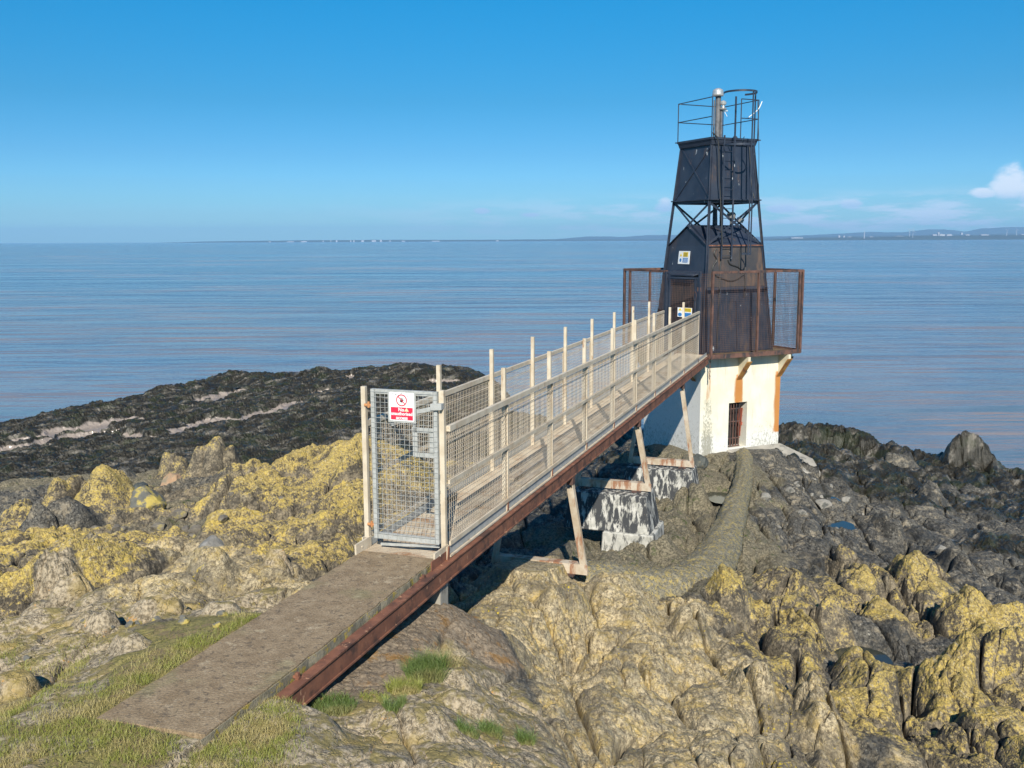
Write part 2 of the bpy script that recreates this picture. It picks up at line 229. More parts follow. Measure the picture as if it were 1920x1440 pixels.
PTS = [[-3.51,6.1,-3.55,"G"],[-2.79,6.14,-3.42,"W"],[-3.35,6.46,-3.47,"G"],[-1.99,5.92,-3.45,"G"],[-3.0,6.46,-3.39,"W"],[-3.79,7.49,-3.46,"G"],[-2.72,6.95,-3.39,"W"],[-3.74,7.02,-3.46,"G"],[-2.97,7.66,-3.4,"W"],[-2.48,7.98,-3.4,"W"],[-3.89,6.84,-3.5,"G"],[-3.38,6.29,-3.5,"G"],[-1.7,6.17,-3.52,"G"],[-1.4,6.88,-3.62,"G"],[-1.87,7.13,-3.66,"G"],[-0.99,6.34,-3.62,"G"],[-0.69,7.2,-3.7,"G"],[-0.25,6.71,-3.75,"G"],[-0.01,6.5,-3.8,"T"],[-0.55,8.41,-3.85,"G"],[-1.45,7.92,-3.72,"C"],[-1.1,8.92,-3.75,"C"],[-0.75,9.84,-3.78,"C"],[-0.34,9.37,-4.0,"C"],[-0.8,8.37,-3.78,"C"],[-4.7,8.36,-3.6,"G"],[-3.99,8.98,-3.6,"G"],[-3.04,9.31,-3.62,"G"],[-2.56,9.55,-3.66,"G"],[-2.17,10.36,-3.72,"T"],[-2.29,9.81,-3.7,"T"],[-2.04,11.33,-3.8,"L"],[-5.74,10.31,-3.75,"L"],[-5.15,10.34,-3.7,"L"],[-4.97,11.03,-3.75,"L"],[-3.78,9.85,-3.65,"T"],[-3.09,11.1,-3.85,"T"],[-4.4,12.48,-4.1,"T"],[-2.74,11.85,-3.9,"L"],[-4.06,13.01,-4.2,"T"],[-7.68,15.51,-4.9,"L"],[-6.72,16.43,-5.1,"L"],[-8.36,16.13,-5.0,"L"],[-6.25,17.23,-5.2,"A"],[-5.25,17.22,-5.2,"L"],[-3.49,14.42,-4.4,"L"],[-3.17,15.3,-4.4,"L"],[-2.63,14.77,-4.25,"L"],[-3.34,19.52,-4.7,"L"],[-4.61,25.39,-5.3,"L"],[-5.35,29.45,-7.9,"K"],[-5.42,25.77,-5.6,"L"],[-6.28,29.89,-8.0,"K"],[-5.4,23.7,-5.7,"L"],[-5.54,21.98,-5.8,"L"],[-4.31,25.73,-5.3,"L"],[-4.99,29.85,-7.7,"K"],[-3.35,13.82,-4.3,"L"],[-11.18,21.66,-6.2,"D"],[-9.74,22.33,-6.4,"L"],[-8.1,22.42,-6.3,"A"],[-6.72,23.0,-6.2,"L"],[-7.42,28.29,-6.8,"D"],[-14.21,25.9,-6.8,"D"],[-13.81,28.8,-7.4,"A"],[-11.23,29.81,-7.5,"A"],[-9.97,31.23,-7.5,"A"],[-13.79,34.62,-8.1,"K"],[-18.03,36.88,-8.4,"K"],[-18.75,34.29,-8.2,"K"],[-10.41,35.91,-8.0,"K"],[-9.27,39.87,-8.2,"K"],[-12.45,37.82,-8.2,"K"],[-22.97,42.22,-8.75,"K"],[-21.13,43.38,-8.75,"K"],[-17.28,46.33,-8.7,"K"],[-19.46,45.27,-8.75,"K"],[-15.24,48.21,-8.65,"K"],[-12.83,49.44,-8.6,"K"],[-16.52,38.26,-8.5,"K"],[-15.09,40.31,-8.5,"K"],[-7.85,44.83,-8.2,"K"],[-11.57,51.35,-8.5,"K"],[-7.49,51.2,-8.2,"K"],[-8.85,43.5,-8.2,"K"],[-25.99,47.88,-9.15,"K"],[-28.59,52.67,-10.95,"K"],[-32.48,59.85,-11.5,"K"],[-24.23,49.33,-8.9,"K"],[-26.65,54.27,-10.7,"K"],[-30.28,61.67,-11.5,"K"],[-23.3,51.68,-8.8,"K"],[-25.63,56.85,-10.6,"K"],[-29.13,64.6,-11.5,"K"],[-21.72,54.35,-8.8,"K"],[-23.89,59.78,-10.6,"K"],[-27.15,67.93,-11.5,"K"],[-20.33,58.37,-8.7,"K"],[-22.36,64.2,-10.5,"K"],[-25.41,72.96,-11.5,"K"],[-18.11,62.12,-8.5,"K"],[-19.92,68.34,-10.3,"K"],[-22.64,77.66,-11.5,"K"],[-14.43,61.26,-8.5,"K"],[-15.87,67.38,-10.3,"K"],[-18.03,76.57,-11.5,"K"],[-11.76,61.71,-8.4,"K"],[-12.94,67.88,-10.2,"K"],[-14.7,77.14,-11.5,"K"],[-9.09,62.45,-8.3,"K"],[-10.0,68.69,-10.1,"K"],[-11.37,78.06,-11.5,"K"],[-7.05,62.96,-8.2,"K"],[-7.75,69.26,-10.0,"K"],[-8.81,78.71,-11.5,"K"],[-4.87,62.09,-8.2,"K"],[-5.35,68.3,-10.0,"K"],[-6.08,77.61,-11.5,"K"],[-2.44,62.23,-8.3,"K"],[-2.68,68.46,-10.1,"K"],[-3.05,77.79,-11.5,"K"],[-0.99,58.71,-8.6,"K"],[-1.09,64.58,-10.4,"K"],[-1.24,73.39,-11.5,"K"],[1.06,47.35,-8.7,"K"],[1.17,52.08,-10.5,"K"],[1.33,59.19,-11.5,"K"],[-16.83,57.62,-8.7,"K"],[-11.22,55.49,-8.4,"K"],[-6.19,55.06,-8.2,"K"],[-3.2,51.67,-8.0,"K"],[-18.71,52.74,-8.7,"K"],[-2.62,28.76,-6.6,"L"],[-2.58,22.56,-5.7,"L"],[-3.7,27.04,-6.2,"L"],[-1.55,24.51,-6.2,"L"],[-2.5,18.09,-5.1,"L"],[-1.74,15.08,-4.7,"T"],[-0.92,19.77,-5.7,"D"],[-1.08,31.35,-7.2,"D"],[-0.01,26.07,-6.6,"D"],[0.76,33.91,-7.6,"D"],[2.52,37.21,-7.7,"D"],[3.95,36.81,-7.2,"D"],[4.64,34.23,-6.7,"D"],[-0.87,13.39,-4.9,"D"],[-0.54,15.23,-5.3,"D"],[-0.01,17.92,-5.7,"D"],[0.94,20.78,-6.0,"D"],[2.04,25.64,-6.5,"D"],[3.0,26.45,-6.4,"D"],[0.34,15.2,-5.2,"T"],[0.98,14.32,-5.12,"T"],[1.72,15.78,-5.5,"A"],[1.03,18.19,-5.9,"A"],[1.94,19.99,-6.25,"A"],[2.46,19.56,-6.35,"A"],[3.64,21.96,-6.35,"A"],[3.99,26.02,-6.3,"A"],[2.97,17.83,-5.9,"A"],[4.38,22.58,-6.4,"A"],[5.12,28.25,-6.35,"A"],[5.19,23.92,-6.5,"A"],[4.02,29.57,-6.3,"A"],[5.75,26.63,-6.3,"A"],[4.09,19.8,-6.2,"A"],[6.58,29.05,-6.2,"A"],[8.31,29.33,-6.25,"D"],[7.46,27.98,-6.3,"D"],[6.11,24.38,-6.2,"A"],[5.06,21.07,-6.1,"A"],[3.86,17.65,-5.95,"A"],[2.62,15.66,-5.65,"T"],[4.61,18.61,-6.5,"A"],[6.83,24.43,-6.5,"D"],[5.8,21.56,-6.5,"D"],[-0.24,13.05,-4.7,"T"],[0.23,13.64,-4.75,"T"],[-0.43,12.04,-4.7,"T"],[-0.78,10.94,-4.4,"C"],[-0.07,10.69,-4.5,"T"],[-0.33,9.17,-4.2,"G"],[0.59,12.95,-4.9,"T"],[0.59,10.23,-4.75,"T"],[-0.01,7.97,-4.1,"G"],[0.15,6.76,-3.95,"G"],[0.4,7.69,-4.2,"T"],[0.98,12.22,-5.0,"T"],[1.52,13.95,-5.2,"T"],[0.99,7.01,-4.1,"T"],[1.0,9.05,-4.6,"T"],[1.42,8.33,-4.45,"T"],[1.83,10.83,-4.9,"T"],[1.75,12.65,-5.1,"T"],[2.5,12.69,-5.2,"T"],[2.26,9.87,-4.9,"T"],[1.96,7.51,-4.4,"T"],[2.91,15.28,-5.7,"A"],[3.19,12.43,-5.4,"L"],[3.95,14.52,-5.6,"L"],[3.94,13.02,-5.5,"L"],[4.3,12.24,-5.7,"D"],[5.2,13.89,-6.3,"D"],[3.26,10.26,-5.1,"L"],[3.0,8.57,-4.8,"L"],[4.0,10.27,-5.3,"L"],[3.54,8.62,-5.0,"D"],[3.83,8.72,-5.0,"T"],[2.49,8.59,-4.7,"T"],[5.87,15.81,-6.2,"L"],[5.88,14.43,-6.1,"D"],[5.39,12.44,-5.8,"L"],[5.3,11.25,-5.6,"L"],[4.97,16.88,-6.1,"L"],[4.56,17.16,-6.2,"A"],[6.53,18.88,-6.6,"D"],[7.16,17.96,-6.5,"L"],[6.96,15.34,-6.3,"L"],[6.64,13.85,-6.2,"D"],[6.17,12.11,-5.5,"L"],[6.46,11.73,-5.4,"L"],[5.58,10.65,-5.3,"L"],[5.07,9.09,-5.1,"L"],[4.42,9.09,-5.1,"L"],[5.7,10.06,-5.2,"L"],[8.27,15.1,-6.3,"L"],[7.69,15.34,-6.4,"L"],[8.99,19.71,-6.9,"D"],[9.66,18.76,-6.8,"D"],[9.03,16.55,-6.5,"D"],[9.17,23.18,-7.0,"D"],[7.88,23.32,-6.9,"D"],[8.65,27.11,-6.9,"D"],[10.93,30.03,-7.3,"K"],[11.47,27.14,-7.4,"K"],[11.63,24.14,-7.3,"D"],[12.1,22.36,-7.3,"K"],[8.08,21.99,-6.9,"D"],[10.86,36.95,-7.3,"K"],[11.95,40.65,-9.1,"K"],[13.58,46.19,-11.5,"K"],[11.97,36.5,-7.3,"K"],[13.17,40.15,-9.1,"K"],[14.97,45.63,-11.5,"K"],[13.11,36.8,-7.3,"K"],[14.42,40.48,-9.1,"K"],[16.38,46.0,-11.5,"K"],[14.06,35.96,-7.7,"K"],[15.47,39.56,-9.5,"K"],[17.58,44.95,-11.5,"K"],[14.88,35.44,-7.9,"K"],[16.37,38.98,-9.7,"K"],[18.6,44.29,-11.5,"K"],[15.58,34.26,-8.1,"K"],[17.14,37.68,-9.9,"K"],[19.47,42.82,-11.5,"K"],[16.37,34.32,-7.8,"K"],[18.01,37.76,-9.6,"K"],[20.46,42.9,-11.5,"K"],[17.3,34.22,-7.9,"K"],[19.03,37.64,-9.7,"K"],[21.63,42.78,-11.5,"K"],[17.97,34.3,-8.6,"K"],[19.77,37.73,-10.4,"K"],[22.46,42.87,-11.5,"K"],[18.69,34.2,-8.6,"K"],[20.55,37.62,-10.4,"K"],[23.36,42.75,-11.5,"K"],[9.65,32.75,-7.0,"K"],[11.15,32.77,-7.2,"K"],[11.61,31.95,-7.3,"K"],[9.26,29.11,-6.9,"K"],[12.38,32.02,-7.6,"K"],[13.59,30.58,-7.8,"K"],[14.69,29.58,-7.9,"D"],[15.41,28.67,-8.0,"K"],[0.0,0.0,-1.75,"W"],[0.0,2.0,-2.3,"W"],[-3.0,1.0,-2.2,"W"],[3.0,1.0,-2.3,"G"],[-4.0,4.0,-3.2,"G"],[4.0,4.0,-3.3,"T"],[0.0,4.3,-3.05,"W"],[-2.0,-4.0,-1.6,"W"],[6.0,-3.0,-2.5,"G"],[-8.0,0.0,-3.0,"G"],[9.0,2.0,-4.0,"T"],[13.0,9.0,-6.0,"D"],[-10.0,9.0,-4.0,"L"],[-16.0,12.0,-6.0,"D"],[20.0,25.0,-8.0,"D"],[22.0,10.0,-7.0,"D"],[27.0,33.0,-11.5,"K"],[-30.0,36.0,-9.0,"K"],[-28.0,25.0,-8.3,"K"],[-40.0,30.0,-9.5,"K"],[-45.0,50.0,-12.0,"K"],[30.0,20.0,-9.5,"K"],[40.0,25.0,-12.0,"K"],[0.0,80.0,-13.0,"K"],[-25.0,75.0,-13.0,"K"],[20.0,60.0,-13.0,"K"],[45.0,45.0,-13.0,"K"],[-60.0,60.0,-13.0,"K"],[12.0,36.0,-10.5,"K"],[4.0,36.0,-9.6,"K"],[7.0,32.5,-8.0,"K"],[2.0,30.0,-7.5,"K"],[-3.0,38.0,-8.8,"K"]]
FEAT = [[-10.07,22.3,1.6,1.0,0.85,30.0,"L"],[-9.01,27.63,0.7,0.8,1.0,10.0,"L"],[-8.47,27.7,0.5,0.6,0.75,0.0,"L"],[-10.73,30.06,0.6,0.8,0.8,0.0,"L"],[-8.29,29.64,0.4,0.5,0.5,0.0,"L"],[-5.5,18.9,0.9,0.7,0.5,20.0,"L"],[-9.19,18.56,0.9,0.7,0.5,40.0,"D"],[-10.59,20.03,0.7,0.6,0.45,40.0,"L"],[-12.52,30.06,0.35,0.3,0.3,0.0,"D"],[-3.45,10.59,0.45,0.3,0.28,60.0,"T"],[-2.82,11.07,0.22,0.15,0.18,50.0,"G"],[-3.53,9.17,0.35,0.25,0.22,40.0,"G"],[-4.89,10.02,0.5,0.25,0.25,60.0,"G"],[-3.34,7.89,0.22,0.15,0.15,40.0,"G"],[-4.06,7.32,0.25,0.18,0.16,20.0,"G"],[-3.48,6.9,0.2,0.14,0.13,30.0,"G"],[-3.53,6.43,0.25,0.2,0.14,0.0,"G"],[-2.99,6.1,0.15,0.12,0.1,0.0,"G"],[-2.75,8.7,0.2,0.15,0.15,0.0,"G"],[-3.94,8.74,0.3,0.2,0.2,30.0,"G"],[-3.64,19.89,0.6,0.6,0.3,20.0,"L"],[-3.78,17.8,0.5,0.5,0.25,0.0,"L"],[-2.73,13.9,0.6,0.45,0.35,60.0,"L"],[-5.42,23.71,0.4,0.4,0.3,0.0,"L"],[-1.88,6.84,0.3,0.2,0.12,30.0,"G"],[-0.89,7.06,0.45,0.25,0.12,40.0,"G"],[-0.41,7.55,0.3,0.2,0.12,0.0,"G"],[-1.42,6.57,0.3,0.15,0.1,60.0,"G"],[-0.59,8.14,0.3,0.2,0.12,0.0,"G"],[0.23,14.13,0.5,0.8,0.5,20.0,"T"],[1.54,14.1,0.4,1.0,0.3,15.0,"T"],[0.72,12.59,0.35,0.9,0.3,15.0,"T"],[2.39,12.42,0.3,0.7,0.35,5.0,"T"],[3.42,14.36,0.35,0.9,0.35,10.0,"L"],[3.87,12.73,0.42,1.2,0.32,10.0,"L"],[5.12,14.63,0.39,0.8,0.36,8.0,"L"],[7.03,17.84,0.45,1.0,0.43,5.0,"L"],[7.73,18.01,0.39,0.9,0.43,5.0,"L"],[6.93,19.05,0.39,0.7,0.36,5.0,"L"],[5.0,16.95,0.52,0.8,0.29,0.0,"L"],[4.54,11.14,0.45,1.0,0.36,8.0,"L"],[5.41,11.62,0.39,0.8,0.22,8.0,"L"],[6.33,11.96,0.78,0.8,0.5,10.0,"L"],[7.66,15.44,0.65,0.4,0.43,0.0,"L"],[8.25,15.2,0.52,0.4,0.36,0.0,"L"],[3.34,9.92,0.25,0.9,0.3,8.0,"T"],[2.67,10.32,0.25,0.8,0.25,8.0,"T"],[8.4,19.11,0.52,0.5,0.36,10.0,"L"],[9.58,19.97,0.3,0.9,0.4,0.0,"D"],[9.29,23.08,0.3,1.2,0.4,5.0,"D"],[12.65,35.43,0.7,0.5,0.7,0.0,"K"],[10.68,34.92,0.5,0.4,0.5,0.0,"K"],[16.32,33.71,0.9,0.6,0.9,0.0,"K"],[8.45,25.96,0.5,0.8,0.3,0.0,"D"],[13.32,32.51,0.8,0.6,0.6,0.0,"D"],[12.06,27.02,0.5,0.9,0.4,0.0,"D"],[2.76,18.51,0.7,0.5,0.4,60.0,"A"],[4.31,22.86,0.5,0.5,0.5,0.0,"A"],[4.29,26.0,0.7,0.5,0.3,0.0,"A"],[6.16,24.53,0.25,0.8,0.15,0.0,"A"],[-20.79,55.97,2.4,1.4,0.25,60.0,"K"],[-12.49,60.13,2.4,1.4,0.25,60.0,"K"],[-6.75,60.22,2.6,1.4,0.15,60.0,"K"],[-18.13,60.95,2.8,1.4,0.25,60.0,"K"]]
MISC = {"mud":[[[-23.13,40.76,-8.75],[-21.16,44.52,-8.75],[-19.02,47.49,-8.75]],[[-21.87,38.48,-8.75],[-20.48,42.52,-8.75],[-19.3,44.48,-8.75]],[[-15.73,42.19,-8.7],[-14.64,46.27,-8.7],[-13.06,45.82,-8.7],[-11.76,50.53,-8.65],[-11.11,51.36,-8.65]],[[-17.07,52.52,-8.7],[-15.9,56.12,-8.7]]],"pipe":[[0.99,15.02,-5.25],[1.66,15.18,-5.4],[2.39,15.38,-5.55],[3.03,15.92,-5.7],[3.66,17.2,-5.85],[4.48,19.53,-6.0],[5.4,22.44,-6.1],[6.32,25.56,-6.2],[7.05,28.58,-6.3]],"pools":{"a":[5.39,14.19,-6.35],"b":[8.67,25.53,-6.95],"c":[8.28,23.19,-7.0],"d":[5.27,24.0,-6.45],"e":[-17.15,57.61,-8.6],"f":[-6.25,17.23,-5.25]}}

# ------------------------------------------------------------------ bridge frame: a = metres along the bridge, l = metres to its right, z above its deck
BAZ = radians(19.597); P0 = Vector((-0.7152, 10.026, CAMZ-3.3633))
DA = Vector((sin(BAZ), cos(BAZ), 0)); DL = Vector((cos(BAZ), -sin(BAZ), 0))
def W(a, l, z=0.0): return P0+DA*a+DL*l+Vector((0, 0, z))
UP = (0, 0, 1)
BW = 0.932                      # between post lines
SP = 1.9

# ---- concrete ramp ----
ramp = thing('concrete_ramp', W(-2.2, -0.48, -0.9), 'flat brown concrete walkway slab leading from the grass to the mesh gate', 'walkway')
m = MB()
nl = 40
rnd = random.Random(3)
L = [(-4.14+3.96*i/nl) for i in range(nl+1)]
le = [(-0.93+rnd.uniform(-.006, .006)) for _ in L]; re = [(-0.045+rnd.uniform(-.010, .008)) for _ in L]
vs = []
for a, l1, l2 in zip(L, le, re):
    sk = 0.06*(a < -4.1)
    vs += [W(a, l1, -0.12), W(a+sk, l2, -0.12), W(a, l1, 0.0), W(a+sk, l2, 0.0)]
fs = []
for i in range(nl):
    b = i*4; c = b+4
    fs += [(b+2, b+3, c+3, c+2), (b+3, b+1, c+1, c+3), (b, b+2, c+2, c), (b+1, b, c, c+1)]
fs += [(0, 1, 3, 2), (nl*4+2, nl*4+3, nl*4+1, nl*4)]
m.add(vs, fs); m.build('slab', M['ramp'], ramp)
m = MB()
for i in range(nl):       # rough lichened edge strip, proud of the slab side
    a, b = L[i], L[i+1]; l1, l2 = re[i]+.003, re[i+1]+.003
    m.hexa([W(a, l1, -.13), W(a, l1+.012, -.13), W(b, l2+.012, -.13), W(b, l2, -.13), W(a, l1, -.012), W(a, l1+.008, -.012), W(b, l2+.008, -.012), W(b, l2, -.012)])
m.build('slab_edge', M['edgeconc'], ramp)
m = MB(); m.hexa([W(-4.0, -.88, -1.2), W(-4.0, -.12, -1.2), W(-.12, -.12, -1.2), W(-.12, -.88, -1.2), W(-4.0, -.88, -.12), W(-4.0, -.12, -.12), W(-.12, -.12, -.12), W(-.12, -.88, -.12)])
m.hexa([W(-.32, -.12, -1.2), W(-.32, .06, -1.2), W(-.12, .06, -1.2), W(-.12, -.12, -1.2), W(-.32, -.12, -.27), W(-.32, .06, -.27), W(-.12, .06, -.27), W(-.12, -.12, -.27)])
m.build('abutment', M['apron'], ramp)

# ---- footbridge ----
fb = thing('footbridge', W(9, -.466, -.2), 'long cream mesh sided footbridge on rusty beams running out to the lighthouse', 'footbridge')
ZB, ZT = -0.235, -0.045
def ibeam(l0, sgn, a0, a1, z0=ZB, z1=ZT, zz=0.0, fl=.10):
    m = MB(); zc = (z0+z1)/2
    m.beam(W(a0, l0, zc+zz), W(a1, l0, zc), .012, z1-z0-.03)
    m.beam(W(a0, l0, z1-.008+zz), W(a1, l0, z1-.008), fl, .016)
    m.beam(W(a0, l0, z0+.008+zz), W(a1, l0, z0+.008), fl, .016)
    m.beam(W(a0, l0+sgn*.032, zc+zz), W(a1, l0+sgn*.032, zc), .008, z1-z0-.03)
    return m
ibeam(.045, 1, .05, 19.15).build('side_beam', M['rust'], fb, 'rusty red brown steel beam under the right edge')
ibeam(-BW-.045, -1, .05, 19.15).build('side_beam', M['rust'], fb)
m = ibeam(.045, 1, -3.42, .05, ZB, ZT, -.035)
m.build('side_beam', M['rust'], fb, 'rusty beam beside the concrete ramp')
for a in (-3.0, -.62):
    m = MB(); m.tube(W(a, -.03, -.06), W(a, .03, -.06), .016, 8); m.beam(W(a, .01, -.09), W(a, .01, -.02), .03, .03, up=DA); m.build('bolt', M['rust'], fb)
m = MB()
m.hexa([W(-.42, .0, -.06), W(-.42, .012, -.06), W(.12, .012, -.06), W(.12, .0, -.06), W(-.42, 0, .05), W(-.42, .012, .05), W(.12, .012, .05), W(.12, 0, .05)])
m.build('splice_plate', M['rust'], fb)
# deck grating
m = MB()
a = -.20
while a < 19.5:
    m.beam(W(a, -BW+.01, -.014), W(a, -.012, -.014), .030, .012); a += .0475
m.build('deck_grating', M['cream_deck'], fb)
m = MB()
for i in range(9): m.beam(W(-.20, -BW+.035+i*.108, -.024), W(19.5, -BW+.035+i*.108, -.024), .012, .03)
for k in range(0, 21): m.beam(W(k*.95+.2, -BW, -.07), W(k*.95+.2, 0, -.07), .06, .05)
m.build('deck_joist', M['cream_deck'], fb)
# toe plates
for s, l in ((1, .012), (-1, -BW-.012)):
    m = MB(); m.beam(W(.02, l, .035), W(19.2, l, .035), .006, .085); m.build('toe_plate', M['galv'], fb)
    m = MB(); m.beam(W(.02, l+.014*s, -.024), W(19.2, l+.014*s, -.024), .03, .02); m.build('deck_angle', M['cream'], fb)
for l in (.0, -BW):
    m = MB(); m.beam(W(-.33, l, .035), W(.02, l, .035), .02, .15)
    m.tube(W(-.2, l-.016, .05), W(-.2, l+.016, .05), .012, 8); m.build('deck_side_plate', M['cream'], fb)
# posts
def post(a, l, s, h, z0=-.04):
    m = MB()
    m.beam(W(a, l-s*.026, z0), W(a, l-s*.026, h), .052, .050, up=DA)
    if h > 1.5 and a > .1: m.beam(W(a+.012, l+s*.020, z0), W(a+.012, l+s*.020, 1.33), .012, .034, up=DA); m.beam(W(a+.03, l+s*.008, z0), W(a+.03, l+s*.008, 1.33), .034, .008, up=DL)
    m.beam(W(a-.01, l+s*.02, -.05), W(a-.01, l+s*.02, .10), .06, .012, up=DL)
    return m
for k in range(0, 9):
    post(k*SP, 0, 1, 1.80).build('post', M['cream'], fb)
for k in range(1, 9):
    post(k*SP, -BW, -1, 1.80).build('post', M['cream'], fb)
post(0.0, -BW-.05, -1, 1.80).build('post', M['cream'], fb)
for k in range(0, 10):
    for l, s in ((0, 1), (-BW, -1)):
        a = k*SP if k < 9 else 17.55; m = MB()
        m.prism([W(a-.075, l+s*.032, -.045), W(a-.012, l+s*.032, -.045), W(a-.012, l+s*.032, .10), W(a-.03, l+s*.032, .10)], DL*(.008*s))
        m.build('post_gusset', M['rust'], fb)
AE = 17.5
for l, s in ((0.026, 1), (-BW-.026, -1)):
    m = MB(); m.beam(W(.03, l, 1.385), W(AE, l, 1.385), .045, .062); m.build('handrail', M['cream'], fb)
    m = MB(); m.beam(W(.03, l, .80), W(AE, l, .80), .022, .045); m.build('mid_rail', M['cream'], fb)
    m = MB(); m.beam(W(.03, l, .118), W(AE, l, .118), .022, .05); m.build('bottom_rail', M['cream'], fb)
    m = MB(); m.beam(W(AE, l, .10), W(AE, l, 1.40), .04, .012, up=DL); m.build('end_bar', M['cream'], fb)
    m = MB(); m.beam(W(.03, l, 1.24), W(AE, l, 1.24), .008, .012)
    # woven wire: verticals and horizontals
    wr = .0036; ll = l-s*.012
    a = .06
    while a < AE:
        m.beam(W(a, ll, .13), W(a, ll, 1.36), wr, wr, up=DA); a += .055
    z = .17
    while z < 1.36:
        m.beam(W(.03, ll+s*.004, z), W(AE, ll+s*.004, z), wr, wr); z += .055
    m.build('mesh_panel', M['wire'], fb)
# loose planks on the deck
for (a, l, L_, w) in ((3.0, -.22, 2.3, .10), (3.3, -.42, 1.7, .09), (7.2, -.3, 2.0, .1)):
    m = MB(); m.beam(W(a, l, .012), W(a+L_, l+.04, .012), w, .03); m.build('deck_board', M['cream_deck'], fb)
# ---- gate (part of the bridge) ----
gate = thing('mesh_gate', W(-.03, -.46, .1), 'grey galvanised mesh gate with a red and white sign across the bridge', 'gate')
def G(l, z, a=-.03): return W(a, l, z)
GL, GR, GB, GT = -.825, -.085, .12, 1.785
m = MB()
m.beam(G(GL, GB), G(GL, GT), .05, .04, up=DL); m.beam(G(GR, GB), G(GR, GT), .05, .04, up=DL)
m.beam(G(GL+.025, GT-.025), G(GR-.025, GT-.025), .04, .05); m.beam(G(GL+.025, GB+.03), G(GR-.025, GB+.03), .04, .06)
m.beam(G(GL+.03, .035, .0), G(GR-.0, .08, .0), .01, .03)
m.build('gate_frame', M['galv'], gate)
m = MB()
l = GL-.02
while l < GR+.02: m.beam(G(l, GB+.0, -.056), G(l, GT, -.056), .0034, .0034, up=DA); l += .0565
z = GB
while z < GT: m.beam(G(GL-.02, z, -.060), G(GR+.02, z, -.060), .0034, .0034); z += .0565
m.build('gate_mesh', M['galv'], gate)
m = MB()
for (l1, z1, l2, z2, w) in ((-.37, 1.36, -.09, 1.36, .055), (-.31, 1.09, -.09, 1.09, .05), (-.335, 1.06, -.335, 1.39, .055), (-.14, 1.09, -.14, 1.36, .05), ):
    up = UP if z1 == z2 else DL
    m.beam(G(l1, z1, -.032), G(l2, z2, -.032), .012, w, up=up) if z1 == z2 else m.beam(G(l1, z1, -.032), G(l2, z2, -.032), .012, w, up=DL)
m.build('lock_box', M['galv'], gate)
for l1 in (-.345, -.60):
    m = MB(); m.beam(G(l1, 1.39, -.032), G(l1, 1.75, -.032), .012, .03, up=DL); m.build('sign_bracket', M['galv'], gate)
m = MB(); m.hexa([G(-.30, 1.54, -.068), G(-.02, 1.60, -.085), G(-.02, 1.60, -.07), G(-.30, 1.54, -.05), G(-.30, 1.585, -.068), G(-.02, 1.655, -.085), G(-.02, 1.655, -.07), G(-.30, 1.585, -.05)])
m.hexa([G(-.13, 1.59, -.09), G(-.0, 1.60, -.09), G(-.0, 1.60, .0), G(-.13, 1.59, .0), G(-.13, 1.66, -.09), G(-.0, 1.67, -.09), G(-.0, 1.67, .0), G(-.13, 1.66, .0)])
m.build('latch', M['galv'], gate, bevel=.004)
for z in (1.60, .26):
    m = MB(); m.tube(G(-.935, z, -.03), G(-.84, z, -.03), .016, 10); m.tube(G(-.882, z-.025, -.04), G(-.882, z+.04, -.04), .014, 8); m.beam(G(-.93, z, -.035), G(-.845, z, -.035), .010, .028)
    m.build('hinge', M['orange'], gate)
# sign on the gate
sg = MB()
SL, SR, SB, ST = -.615, -.325, 1.455, 1.765
def rrect(l0, l1, z0, z1, r, a, t, n=5):
    pts = []
    for (cx, cz, t0) in ((l1-r, z1-r, 0), (l0+r, z1-r, pi/2), (l0+r, z0+r, pi), (l1-r, z0+r, 3*pi/2)):
        for i in range(n+1):
            q = t0+pi/2*i/n; pts.append(G(cx+r*cos(q), cz+r*sin(q), a))
    return pts, DA*(-t)
m = MB(); m.prism(*rrect(SL-.02, SR+.02, SB-.02, ST+.008, .008, -.062, .003)); m.build('sign_backplate', M['galv'], gate)
sign = MB(); sign.prism(*rrect(SL, SR, SB, ST, .012, -.0655, .003)); sign = sign.build('sign', M['white'], gate, 'red and white no entry sign on the gate')
def sub(mb, name, mat): 
    o = mb.build(name, M[mat], sign); return o
def arc_ring(cx, cz, r0, r1, a, t, n=32):
    m = MB(); vs = []
    for i in range(n):
        q = 2*pi*i/n
        for r, aa in ((r0, a), (r1, a), (r1, a-t), (r0, a-t)): vs.append(G(cx+r*cos(q), cz+r*sin(q), aa))
    fs = []
    for i in range(n):
        b = 4*i; c = 4*((i+1) % n)
        fs += [(b+2, b+3, c+3, c+2), (b+1, b+2, c+2, c+1), (b+3, b, c, c+3)]
    m.add(vs, fs); return m
cx, cz = (SL+SR)/2+.0, SB+.225
m = arc_ring(cx, cz, .053, .064, -.0686, .0012); d = .055*cos(pi/4)
m.beam(G(cx-d, cz+d, -.0696), G(cx+d, cz-d, -.0696), .0012, .010, up=(G(1, 1)-G(0, 0))); sub(m, 'prohibition_ring', 'signred')
m = MB()
m.prism([G(cx+x*.001, cz+y*.001, -.0686) for x, y in ((-14, -22), (8, -24), (16, -6), (15, 8), (-13, 8), (-20, -4))], DA*-.0006)
for k, (x, h) in enumerate(((-11, 24), (-4, 31), (4, 30), (12, 22))): m.beam(G(cx+x*.001, cz+.008, -.0689), G(cx+(x+ (k-1.5)*3)*.001, cz+h*.001, -.0689), .0006, .0055, up=DL)
m.beam(G(cx+.014, cz-.005, -.0689), G(cx+.028, cz+.008, -.0689), .0006, .006, up=DL)
sub(m, 'hand_symbol', 'ink')
rnd = random.Random(5)
m = MB()
